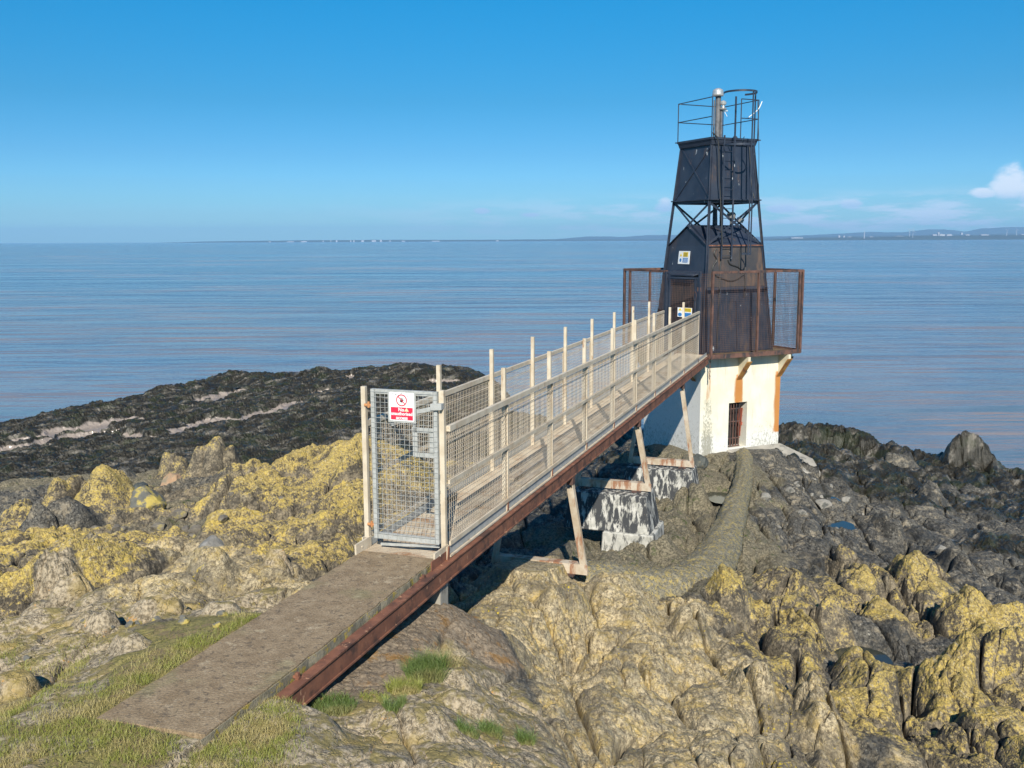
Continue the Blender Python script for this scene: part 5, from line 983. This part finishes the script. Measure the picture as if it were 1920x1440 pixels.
wv2 = nt.nodes.new('ShaderNodeVectorMath'); wv2.operation = 'MULTIPLY_ADD'; nt.links.new(NOISE(nt, v, 5, 4, .6, out=1), wv2.inputs[0]); wv2.inputs[1].default_value = (.35, .35, .35); nt.links.new(MAPV(nt, v, scale=(1, .6, 1)), wv2.inputs[2]); nt.links.new(wv2.outputs[0], vd.inputs['Vector'])
hgt = MATH(nt, 'MULTIPLY_ADD', MATH(nt, 'MULTIPLY', SSTEP(nt, vd.outputs['Distance'], 0, .05), MATH(nt, 'SUBTRACT', 1.0, MATH(nt, 'MAXIMUM', mz, kz))), .45, hgt)
bump(nt, p, hgt, .75, .036)
me.materials.append(gm)
go = bpy.data.objects.new('rocky_shore', me); COL.objects.link(go); tag(go, kind='structure')

# ------------------------------------------------------------------ concrete casing of the old pipe
pth = [Vector((p_[0], p_[1], 0)) for p_ in MISC['pipe']]
def cr_path(P, n):
    out = []
    for i in range(n+1):
        t = i/n*(len(P)-1); k = min(int(t), len(P)-2); f = t-k
        p0, p1, p2, p3 = P[max(k-1, 0)], P[k], P[k+1], P[min(k+2, len(P)-1)]
        out.append(.5*((2*p1)+(-p0+p2)*f+(2*p0-5*p1+4*p2-p3)*f*f+(-p0+3*p1-3*p2+p3)*f**3))
    return out
pc = cr_path(pth, 260); zb_ = [p_[2]+CAMZ for p_ in MISC['pipe']]
vs = []; ns = 26
for i, c_ in enumerate(pc):
    d = (pc[min(i+1, 260)]-pc[max(i-1, 0)]).normalized(); sd_ = Vector((d.y, -d.x, 0)); t = i/260*(len(zb_)-1); k = min(int(t), len(zb_)-2)
    z0 = zb_[k]+(zb_[k+1]-zb_[k])*(t-k); wd = .34+.12*sin(i*.021)
    for j in range(ns+1):
        q = pi*j/ns-.15+.3*j/ns; rr = 1+.07*float(perlin(np.array([i*.055]), np.array([j*.25]), 3)[0])+.05*float(perlin(np.array([i*.3]), np.array([j*.8]), 4)[0])+.05*float(perlin(np.array([i*.9]), np.array([j*1.9]), 6)[0])-.05*((i*.14+j*.10+.5*sin(i*.13)) % 1.0)+.06*float(perlin(np.array([i*.12]), np.array([j*.5]), 8)[0])
        vs.append(c_+sd_*(cos(q)*wd*1.25*rr)+Vector((0, 0, z0-.33-.10*sstep(i/260, .75, 1)+abs(sin(q))**.8*.46*rr)))
fs = [(i*(ns+1)+j, i*(ns+1)+j+1, (i+1)*(ns+1)+j+1, (i+1)*(ns+1)+j) for i in range(260) for j in range(ns)]
m = MB(); m.add(vs, fs); m.add([vs[j] for j in range(ns+1)], [tuple(range(ns+1))])
o = m.build('pipe_casing', M['pipe'], None, smooth=True); tag(o, 'long rounded lichen covered concrete pipe casing curving from the barred door across the rocks', 'pipe casing')

# ------------------------------------------------------------------ rock pools
wm, wnt, wp, wv = newmat('pool_water'); setc(wnt, wp, (.03, .035, .028), .10); bump(wnt, wp, NOISE(wnt, wv, 9, 3), .05, .01)
for nm, p_ in MISC['pools'].items():
    if nm == 'f': continue
    r = {'e': 1.1, 'a': .55, 'd': .5}.get(nm, .4); pts = []
    for i in range(22):
        t = 2*pi*i/22; k = r*(1+.2*sin(3*t+ord(nm))+.1*sin(5*t)); pts.append((p_[0]+k*cos(t)*.8, p_[1]+k*sin(t)*1.2, p_[2]+CAMZ-.10))
    m = MB(); m.poly(pts); o = m.build('rock_pool', wm); tag(o, kind='structure')

# ------------------------------------------------------------------ sea
sm_, snt, sp_, sv = newmat('sea_water')
big = NOISE(snt, MAPV(snt, sv, scale=(.012, .020, 1)), 1.0, 5, .6); mid_ = NOISE(snt, MAPV(snt, sv, rot=(0, 0, .12), scale=(.05, .11, 1)), 1.0, 5, .62)
pat = MATH(snt, 'MULTIPLY_ADD', big, .65, MATH(snt, 'MULTIPLY', mid_, .4))
col = RGB(snt, (0.065, 0.135, 0.215), (0.185, 0.175, 0.20), SSTEP(snt, pat, .50, .62))
setc(snt, sp_, col, .07); sp_.inputs['IOR'].default_value = 1.33
w1 = NOISE(snt, MAPV(snt, sv, rot=(0, 0, .10), scale=(.30, 1.15, 1)), 1.0, 4, .6, .3)
w2 = NOISE(snt, MAPV(snt, sv, rot=(0, 0, -.25), scale=(1.4, 4.2, 1)), 1.0, 4, .6)
w3 = NOISE(snt, MAPV(snt, sv, rot=(0, 0, .05), scale=(.035, .16, 1)), 1.0, 3, .5)
w4 = NOISE(snt, MAPV(snt, sv, (3, 9, 0), rot=(0, 0, .02), scale=(.10, .42, 1)), 1.0, 4, .55, .4)
hh_ = MATH(snt, 'MULTIPLY_ADD', w1, .42, MATH(snt, 'MULTIPLY_ADD', w2, .07, MATH(snt, 'MULTIPLY_ADD', w4, 1.25, MATH(snt, 'MULTIPLY', w3, 3.4))))
ysep = snt.nodes.new('ShaderNodeSeparateXYZ'); snt.links.new(sv, ysep.inputs[0])
near_w = MATH(snt, 'SUBTRACT', 1.0, SSTEP(snt, ysep.outputs[1], 45, 230))
col2 = RGB(snt, col, (0.205, 0.175, 0.175), MATH(snt, 'MULTIPLY', near_w, MATH(snt, 'MULTIPLY_ADD', SSTEP(snt, mid_, .36, .62), .6, .3)))
snt.links.new(col2, sp_.inputs['Base Color'])
calm = SSTEP(snt, NOISE(snt, MAPV(snt, sv, (4, 1, 0), scale=(.004, .02, 1)), 1.0, 5, .6), .38, .62)
hh_ = MATH(snt, 'MULTIPLY', hh_, MATH(snt, 'MULTIPLY_ADD', calm, .7, .45))
bump(snt, sp_, hh_, .9, .9)
m = MB(); m.poly([(-21500, -150, 0), (21500, -150, 0), (21500, 21500, 0), (-21500, 21500, 0)])
o = m.build('sea_water', sm_); tag(o, kind='structure')

# ------------------------------------------------------------------ far shore
def farmat(name, c, k=.002): return worn(name, c, tuple(q*1.25 for q in c), None, scale=k, rough=.95, bs=0.0)
FM1 = farmat('far_field_green', (.04, .065, .05)); FM2 = farmat('far_moor', (.04, .065, .06)); FM3 = farmat('far_coast_trees', (.035, .05, .035))
def pdir(u): return (u-960)/1800
def ridge(name, prof, D, mat, thick, base=-3.0):
    """a hill range at distance D; prof = (image column at photo width, height in photo pixels above the water line)"""
    us = np.linspace(prof[0][0], prof[-1][0], 260); hs_ = np.interp(us, [p_[0] for p_ in prof], [p_[1] for p_ in prof])
    rn = fbm(us*.02, us*0+3, 4, 600+int(D) % 97); hs_ = np.maximum(hs_+rn*np.minimum(hs_*.12, 1.3), .0)
    m = MB(); vs = []; nk = 7
    for u_, h_ in zip(us, hs_):
        for k in range(nk):
            t = k/(nk-1); z_ = h_/1800*D*(sin(t*pi/2)**1.1) + (base if k == 0 else 0); y_ = D*(1-.0)+thick*t; vs.append((pdir(u_)*y_, y_, z_))
        vs.append((pdir(u_)*(D+thick*1.6), D+thick*1.6, base))
    n_ = nk+1; fs = [(i*n_+k, (i+1)*n_+k, (i+1)*n_+k+1, i*n_+k+1) for i in range(len(us)-1) for k in range(nk)]
    m.add(vs, fs); o = m.build(name, mat, smooth=True); tag(o, kind='structure')
ridge('far_hills', [(980, 0), (1060, 5), (1100, 9), (1160, 8), (1220, 12), (1300, 11), (1420, 7), (1520, 10), (1620, 16), (1680, 15), (1700, 17), (1730, 22), (1780, 19), (1800, 16), (1830, 23), (1900, 25), (2050, 26), (2300, 18), (2600, 22)], 16500, FM2, 2600)
ridge('far_hills', [(1300, 0), (1400, 4), (1500, 7), (1600, 8), (1700, 9), (1800, 10), (1900, 11), (2100, 10), (2500, 9)], 12500, FM1, 1500)
ridge('far_coast', [(300, 0), (420, 2.5), (560, 3.5), (700, 4.0), (800, 3.5), (900, 3), (1000, 3.5), (1200, 3), (1400, 3.5), (1600, 3.5)], 13000, FM1, 900)
ridge('far_coast', [(1380, 0), (1460, 3), (1550, 5), (1640, 6), (1700, 7.5), (1800, 8), (1900, 8.5), (2100, 8), (2500, 6)], 9000, FM3, 350)
def far_building(u_, base_px, w_px, h_px, D, mat, lab, grp, cat='building', name='far_building'):
    s = D/1800; xc = pdir(u_)*D; t = thing(name, (xc, D, base_px*s), lab, cat, grp)
    m = MB(); w_, h_ = w_px*s, h_px*s*.75; z0 = base_px*s
    m.hexa([(xc-w_/2, D, z0), (xc+w_/2, D, z0), (xc+w_/2, D+w_*.6+10, z0), (xc-w_/2, D+w_*.6+10, z0), (xc-w_/2, D, z0+h_), (xc+w_/2, D, z0+h_), (xc+w_/2, D+w_*.6+10, z0+h_), (xc-w_/2, D+w_*.6+10, z0+h_)])
    m.build('wall', mat, t)
    m = MB(); m.prism([(xc-w_/2-2, D-2, z0+h_+.3), (xc+w_/2+2, D-2, z0+h_+.3), (xc, D-2, z0+h_+h_*.25+1)], (0, w_*.6+14, 0)); m.build('roof', M['farwhite'], t)
    return t
rnd = random.Random(11)
for u_, w_, h_ in ((512, 4, 1.6), (550, 14, 1.5), (575, 12, 2), (611, 2, 3), (625, 1.2, 4), (636, 3, 3.4), (662, 2, 3.5), (668, 3, 3), (684, 5, 3.4), (705, 8, 3.4), (718, 4, 4), (735, 2, 3), (760, 6, 2), (820, 14, 1.6), (934, 5, 2)):
    far_building(u_, .2, w_, h_, 12900, M['farwhite'], 'tiny white building in the string along the hazy horizon left of the lighthouse', 'white buildings along the horizon left of the lighthouse')
for u_, b_, w_, h_ in ((1568, 5, 3, 4.5), (1577, 5, 3, 4), (1588, 4.5, 9, 2.5), (1628, 5, 7, 2.2), (1652, 3.5, 9, 1.8), (1658, 2.5, 5, 2), (1680, 7, 14, 1), (1745, 8.5, 8, 2.5), (1752, 9, 3, 6), (1758, 8.5, 12, 3), (1772, 8.5, 10, 2.5), (1795, 11, 3, 2.5), (1806, 9, 8, 1.5), (1838, 8.5, 14, 2), (1912, 9, 12, 1.6), (1490, 5, 22, 1.3)):
    far_building(u_, b_-2, w_, h_+1.5, 9400, M['farwhite'], 'tiny pale industrial building on the far shore right of the lighthouse', 'industrial buildings on the far shore right of the lighthouse')
s9 = 8800/1800
st = thing('chimney_stack', (pdir(1614)*8800, 8800, 0), 'slim white chimney stack on the far shore, alone right of the lighthouse', 'chimney')
m = MB(); m.tube((pdir(1614)*8800, 8800, 3*s9), (pdir(1614)*8800, 8800, 17*s9), 1.2*s9/2*1.4, 10, .8*s9/2*1.3); m.build('shaft', M['farwhite'], st)
def turbine(u_, b_, h_, rot, lab):
    D = 8900; s = D/1800; x_ = pdir(u_)*D; t = thing('wind_turbine', (x_, D, b_*s), lab, 'wind turbine', 'wind turbines on the far shore')
    m = MB(); m.tube((x_, D, b_*s-5), (x_, D, (b_+h_)*s), .50*s, 10, .28*s); m.build('tower', M['farwhite'], t)
    hb = Vector((x_, D-4, (b_+h_)*s)); m = MB(); m.tube(hb-Vector((0, 3, 0)), hb+Vector((0, 8, 0)), .4*s, 8); nc = m.build('nacelle', M['farwhite'], t)
    for k in range(3):
        q = radians(rot+120*k); m = MB(); e = hb+Vector((sin(q), 0, cos(q)))*h_*.55*s; m.beam(hb, hb.lerp(e, .5), .34*s, .12*s, up=(0, 1, 0)); m.beam(hb.lerp(e, .5), e, .20*s, .10*s, up=(0, 1, 0)); m.build('blade', M['farwhite'], t)
turbine(1704, 5, 13, 20, 'tallest wind turbine of the close pair on the far shore'); turbine(1698, 7, 11, 70, 'shorter wind turbine standing just left of the tallest one')
turbine(1878, 8, 9.5, 55, 'left turbine of the two low ones near the right edge'); turbine(1896, 8.5, 9, 100, 'right turbine of the two low ones near the right edge')

# ------------------------------------------------------------------ grass
def blades(xs, ys, h0, h1, w, seed, lean=.5):
    r = np.random.RandomState(seed); n = len(xs); zs = ground(xs, ys)-.01
    th = r.uniform(0, 2*pi, n); hh = r.uniform(h0, h1, n); ww = w*r.uniform(.6, 1.2, n); ln = hh*lean*r.uniform(.2, 1.2, n); la = r.uniform(0, 2*pi, n)
    cx_, sx_ = np.cos(th)*ww/2, np.sin(th)*ww/2; ex, ey = np.cos(la)*ln, np.sin(la)*ln
    P_ = np.empty((n, 5, 3))
    P_[:, 0] = np.stack([xs-cx_, ys-sx_, zs], 1); P_[:, 1] = np.stack([xs+cx_, ys+sx_, zs], 1)
    P_[:, 2] = np.stack([xs+cx_*.7+ex*.35, ys+sx_*.7+ey*.35, zs+hh*.6], 1); P_[:, 3] = np.stack([xs-cx_*.7+ex*.35, ys-sx_*.7+ey*.35, zs+hh*.6], 1)
    P_[:, 4] = np.stack([xs+ex, ys+ey, zs+hh*.95], 1)
    return P_
def grass_obj(name, P_, mat, off=None):
    n = len(P_); co = P_.reshape(-1, 3)
    if off is not None: co = co-np.array(off)
    me = bpy.data.meshes.new(name); b = np.arange(n)*5
    quads = np.stack([b, b+1, b+2, b+3], 1); tris = np.stack([b+3, b+2, b+4], 1)
    li = np.concatenate([quads.ravel(), tris.ravel()]); ls = np.concatenate([np.arange(n)*4, 4*n+np.arange(n)*3]); lt = np.concatenate([np.full(n, 4), np.full(n, 3)])
    me.vertices.add(len(co)); me.vertices.foreach_set('co', co.astype(np.float32).ravel()); me.loops.add(len(li)); me.loops.foreach_set('vertex_index', li.astype(np.int32))
    me.polygons.add(2*n); me.polygons.foreach_set('loop_start', ls.astype(np.int32)); me.polygons.foreach_set('loop_total', lt.astype(np.int32)); me.update(calc_edges=True)
    me.materials.append(mat); o = bpy.data.objects.new(name, me); COL.objects.link(o); return o
def gmat(name, a, b, c3, thr=(.45, .6)):
    m, nt, p, v = newmat(name); c = RGB(nt, a, b, NOISE(nt, v, 40, 2, .6)); c = RGB(nt, c, c3, SSTEP(nt, NOISE(nt, v, 2.2, 4, .6), *thr)); setc(nt, p, c, .6); p.inputs['Subsurface Weight'].default_value = 0; return m
GM = gmat('short_turf_blades', (.17, .19, .03), (.27, .28, .055), (.36, .30, .12), (.45, .58)); GD = gmat('green_tuft_blades', (.07, .12, .025), (.13, .185, .04), (.20, .20, .07))
GS = gmat('straw_blades', (.33, .27, .13), (.42, .35, .18), (.25, .22, .09))
def scatter(n, a0, a1, l0, l1, seed, dens):
    r = np.random.RandomState(seed); a = r.uniform(a0, a1, n); l = r.uniform(l0, l1, n); xs = P0.x+DA.x*a+DL.x*l; ys = P0.y+DA.y*a+DL.y*l
    keep = r.uniform(0, 1, n) < dens(a, l, xs, ys)
    on = (a > -4.16) & (a < -.1) & (l > -.95) & (l < -.02); keep &= ~on
    return xs[keep], ys[keep]
def d_lawn(a, l, x, y):
    n_ = fbm(x*1.7, y*1.7, 4, 900)
    strip = (1-sstep(-.95-l+.25*n_, .04, .22+.25*sstep(-a, 1.6, 4)))*sstep(-a, .9, 1.6)*(l < -.9)          # along the left edge of the slab
    near_ = (1-sstep(a, -4.2, -4.0))*sstep(n_, -.15, .2)*(1-sstep(l, -.1, .3)*.8)
    left = sstep(-l, .9, 1.2)*sstep(-a, 2.4, 3.4)*sstep(n_, .0, .3)*.55
    right = sstep(l, -.02, .02)*(1-sstep(l, .10+.35*sstep(-a, 3.1, 4.2), .3+.5*sstep(-a, 3.1, 4.2)))*sstep(-a, 3.2, 3.6)
    return np.clip(np.maximum.reduce([strip, near_, left, right]), 0, 1)
xs, ys = scatter(330000, -7.2, -.7, -3.4, 1.4, 1, d_lawn)
P1 = blades(xs, ys, .022, .065, .0036, 2, .8)
g_ = grass_obj('short_grass', P1, GM); tag(g_, kind='stuff')
xs, ys = scatter(4000, -7.0, -1.0, -3.2, 1.2, 5, d_lawn)
g_ = grass_obj('dry_grass_stalks', blades(xs, ys, .04, .10, .0026, 6, .7), GS); tag(g_, kind='stuff')
def tuft(pt, r, n, h, mat, lab, seed, cat='grass tuft'):
    rr = np.random.RandomState(seed); q = rr.uniform(0, 2*pi, n); d = r*np.sqrt(rr.uniform(0, 1, n)); xs = pt[0]+np.cos(q)*d*1.2; ys = pt[1]+np.sin(q)*d
    P_ = blades(xs, ys, h*.45, h, .0042, seed+1, .9); z0 = float(ground(np.array([pt[0]]), np.array([pt[1]]))[0])
    o = grass_obj('grass_tuft', P_, mat, (pt[0], pt[1], z0)); o.location = (pt[0], pt[1], z0); tag(o, lab, cat, 'grass tufts on the rocks right of the walkway')
tuft((-.93, 7.08), .075, 500, .12, GD, 'bright green grass tuft on grey rock, left of two low tufts at the bottom', 31)
tuft((-.36, 6.99), .07, 450, .11, GD, 'dark green grass tuft on grey rock at the bottom centre', 33)
tuft((.10, 7.29), .06, 420, .15, GD, 'blue green upright tuft on pale rock, rightmost of the tufts', 35)
tuft((-.77, 8.02), .15, 1500, .20, GD, 'tall arching green grass clump beside the concrete footing', 37)
tuft((-.62, 8.22), .13, 700, .17, GS, 'pale dry grass clump just behind the tall green clump', 38)
tuft((-1.45, 7.25), .16, 1500, .10, GD, 'wide low green grass patch near the end of the rusty beam', 39)
tuft((-.92, 7.65), .12, 1100, .13, GM, 'yellow green grass clump leaning below the tall clump', 40)
tuft((-.18, 7.2), .08, 500, .13, GD, 'narrow green tuft between the dark tuft and the rightmost tuft', 41)
tuft((-1.15, 7.45), .10, 420, .07, GM, 'thin yellowish grass tuft on the brown footing slab', 42)

# ------------------------------------------------------------------ loose stones lying on the shore
def boulder(pt, r, h, mat, lab, seed, sink=.25):
    rr = random.Random(seed); bm = bmesh.new(); bmesh.ops.create_icosphere(bm, subdivisions=4, radius=1.0)
    pl = [(Vector((rr.uniform(-1, 1), rr.uniform(-1, 1), rr.uniform(-.4, 1))).normalized(), rr.uniform(.55, .85)) for _ in range(9)]
    for v_ in bm.verts:
        for n_, d_ in pl:
            k = v_.co.dot(n_)
            if k > d_: v_.co -= n_*(k-d_)*.9
        f = float(fbm(np.array([v_.co.x*2+seed]), np.array([v_.co.y*2+v_.co.z*1.7]), 4, 70)[0]); v_.co *= 1+.07*f
        v_.co.x *= r; v_.co.y *= r*.8; v_.co.z *= h
    me = bpy.data.meshes.new('boulder'); bm.to_mesh(me); bm.free(); me.materials.append(mat)
    o = bpy.data.objects.new('boulder', me); COL.objects.link(o); z0 = float(ground(np.array([pt[0]]), np.array([pt[1]]))[0])
    o.location = (pt[0], pt[1], z0+h*(1-sink)-.02); o.rotation_euler = (rr.uniform(-.2, .2), rr.uniform(-.2, .2), rr.uniform(0, 3)); tag(o, lab, 'boulder', 'loose boulders on the shore')
MO = worn('pinkish_stone', (.34, .21, .12), (.42, .28, .17), (.25, .2, .13), (.5, .6), 4, .9, streak=False, bs=.8); MG = worn('dark_green_stone', (.055, .062, .055), (.10, .105, .095), (.20, .18, .13), (.56, .66), 4, .85, streak=False, bs=.8)
ML = worn('lichened_stone', (.10, .10, .09), (.17, .16, .13), (.40, .31, .08), (.46, .56), 3, .9, streak=False, bs=.9)
boulder((-9.6, 26.4), .42, .38, MO, 'orange pink boulder wedged left of the tall yellow outcrops', 1)
boulder((-9.9, 24.6), .55, .40, MG, 'dark green grey flat boulder below the orange pink one', 2)
boulder((-8.4, 21.4), .45, .40, ML, 'rounded boulder half covered in yellow lichen beside a dark hollow', 3)
boulder((-4.1, 12.6), .26, .17, worn('grey_stone', (.16, .15, .13), (.24, .225, .20), (.36, .34, .3), (.55, .65), 6, .9, streak=False, bs=.8), 'smooth grey stone perched on yellow rock left of the gate', 4)
boulder((5.2, 26.3), .35, .25, MG, 'small dark boulder beside the pipe casing near the barred door', 5)
boulder((-1.93, 7.2), .12, .07, MO, 'small pale stone at the grassy end of the rusty beam', 6)
st0 = []
def stones(n, cx, cy, rx, ry, mat, lab, grp, seed, r0=.05, r1=.16):
    rr = random.Random(seed)
    for k in range(n):
        p_ = (cx+rr.gauss(0, rx), cy+rr.gauss(0, ry)); r_ = rr.uniform(r0, r1)
        if k < 4 or not st0:
            boulder(p_, r_, r_*rr.uniform(.5, .8), mat, lab, seed*50+k); o = COL.objects[-1]
        else:
            src = protos[k % 4]; o = src.copy(); COL.objects.link(o); s_ = rr.uniform(.6, 1.5); o.scale = (s_, s_, s_)
            z0 = float(ground(np.array([p_[0]]), np.array([p_[1]]))[0]); o.location = (p_[0], p_[1], z0+.02); o.rotation_euler = (rr.uniform(-.3, .3), rr.uniform(-.3, .3), rr.uniform(0, 6.2))
        if k < 4:
            if k == 0: protos = []
            protos.append(o); st0.append(1)
        o.name = 'stone'; o['label'] = lab; o['category'] = 'stone'; o['group'] = grp
stones(26, -6.6, 18.0, 1.1, .8, worn('grey_brown_stone', (.12, .105, .085), (.20, .175, .135), (.33, .27, .10), (.54, .62), 5, .9, streak=False, bs=.8), 'small dark stone among the loose stones in the hollow left of the gate', 'loose stones in the hollow left of the gate', 3)
stones(20, 7.9, 24.5, 1.3, 2.4, worn('pale_shore_stone', (.20, .19, .165), (.33, .30, .26), (.1, .1, .09), (.5, .6), 5, .9, streak=False, bs=.8), 'small pale stone scattered on the dark rocks right of the lighthouse base', 'loose pale stones right of the lighthouse base', 4)
stones(18, -3.7, 8.6, .5, .5, ML, 'small lichened stone lying at the edge of the turf left of the walkway', 'loose stones at the edge of the turf', 5, .02, .05)
# ------------------------------------------------------------------ air
m = MB(); X1 = 22500; m.hexa([(-X1, -200, -6), (X1, -200, -6), (X1, X1, -6), (-X1, X1, -6), (-X1, -200, 330), (X1, -200, 330), (X1, X1, 330), (-X1, X1, 330)])
hm = bpy.data.materials.new('haze'); hm.use_nodes = True; hn = hm.node_tree; hn.nodes.clear(); ho = hn.nodes.new('ShaderNodeOutputMaterial'); pv = hn.nodes.new('ShaderNodeVolumePrincipled')
pv.inputs['Color'].default_value = (.42, .70, 1.0, 1); pv.inputs['Density'].default_value = 6.0e-5; pv.inputs['Anisotropy'].default_value = 0.1
hn.links.new(pv.outputs[0], ho.inputs['Volume']); hz = m.build('haze', hm); tag(hz, kind='stuff'); hz.display_type = 'WIRE'
SC.cycles.volume_bounces = 1
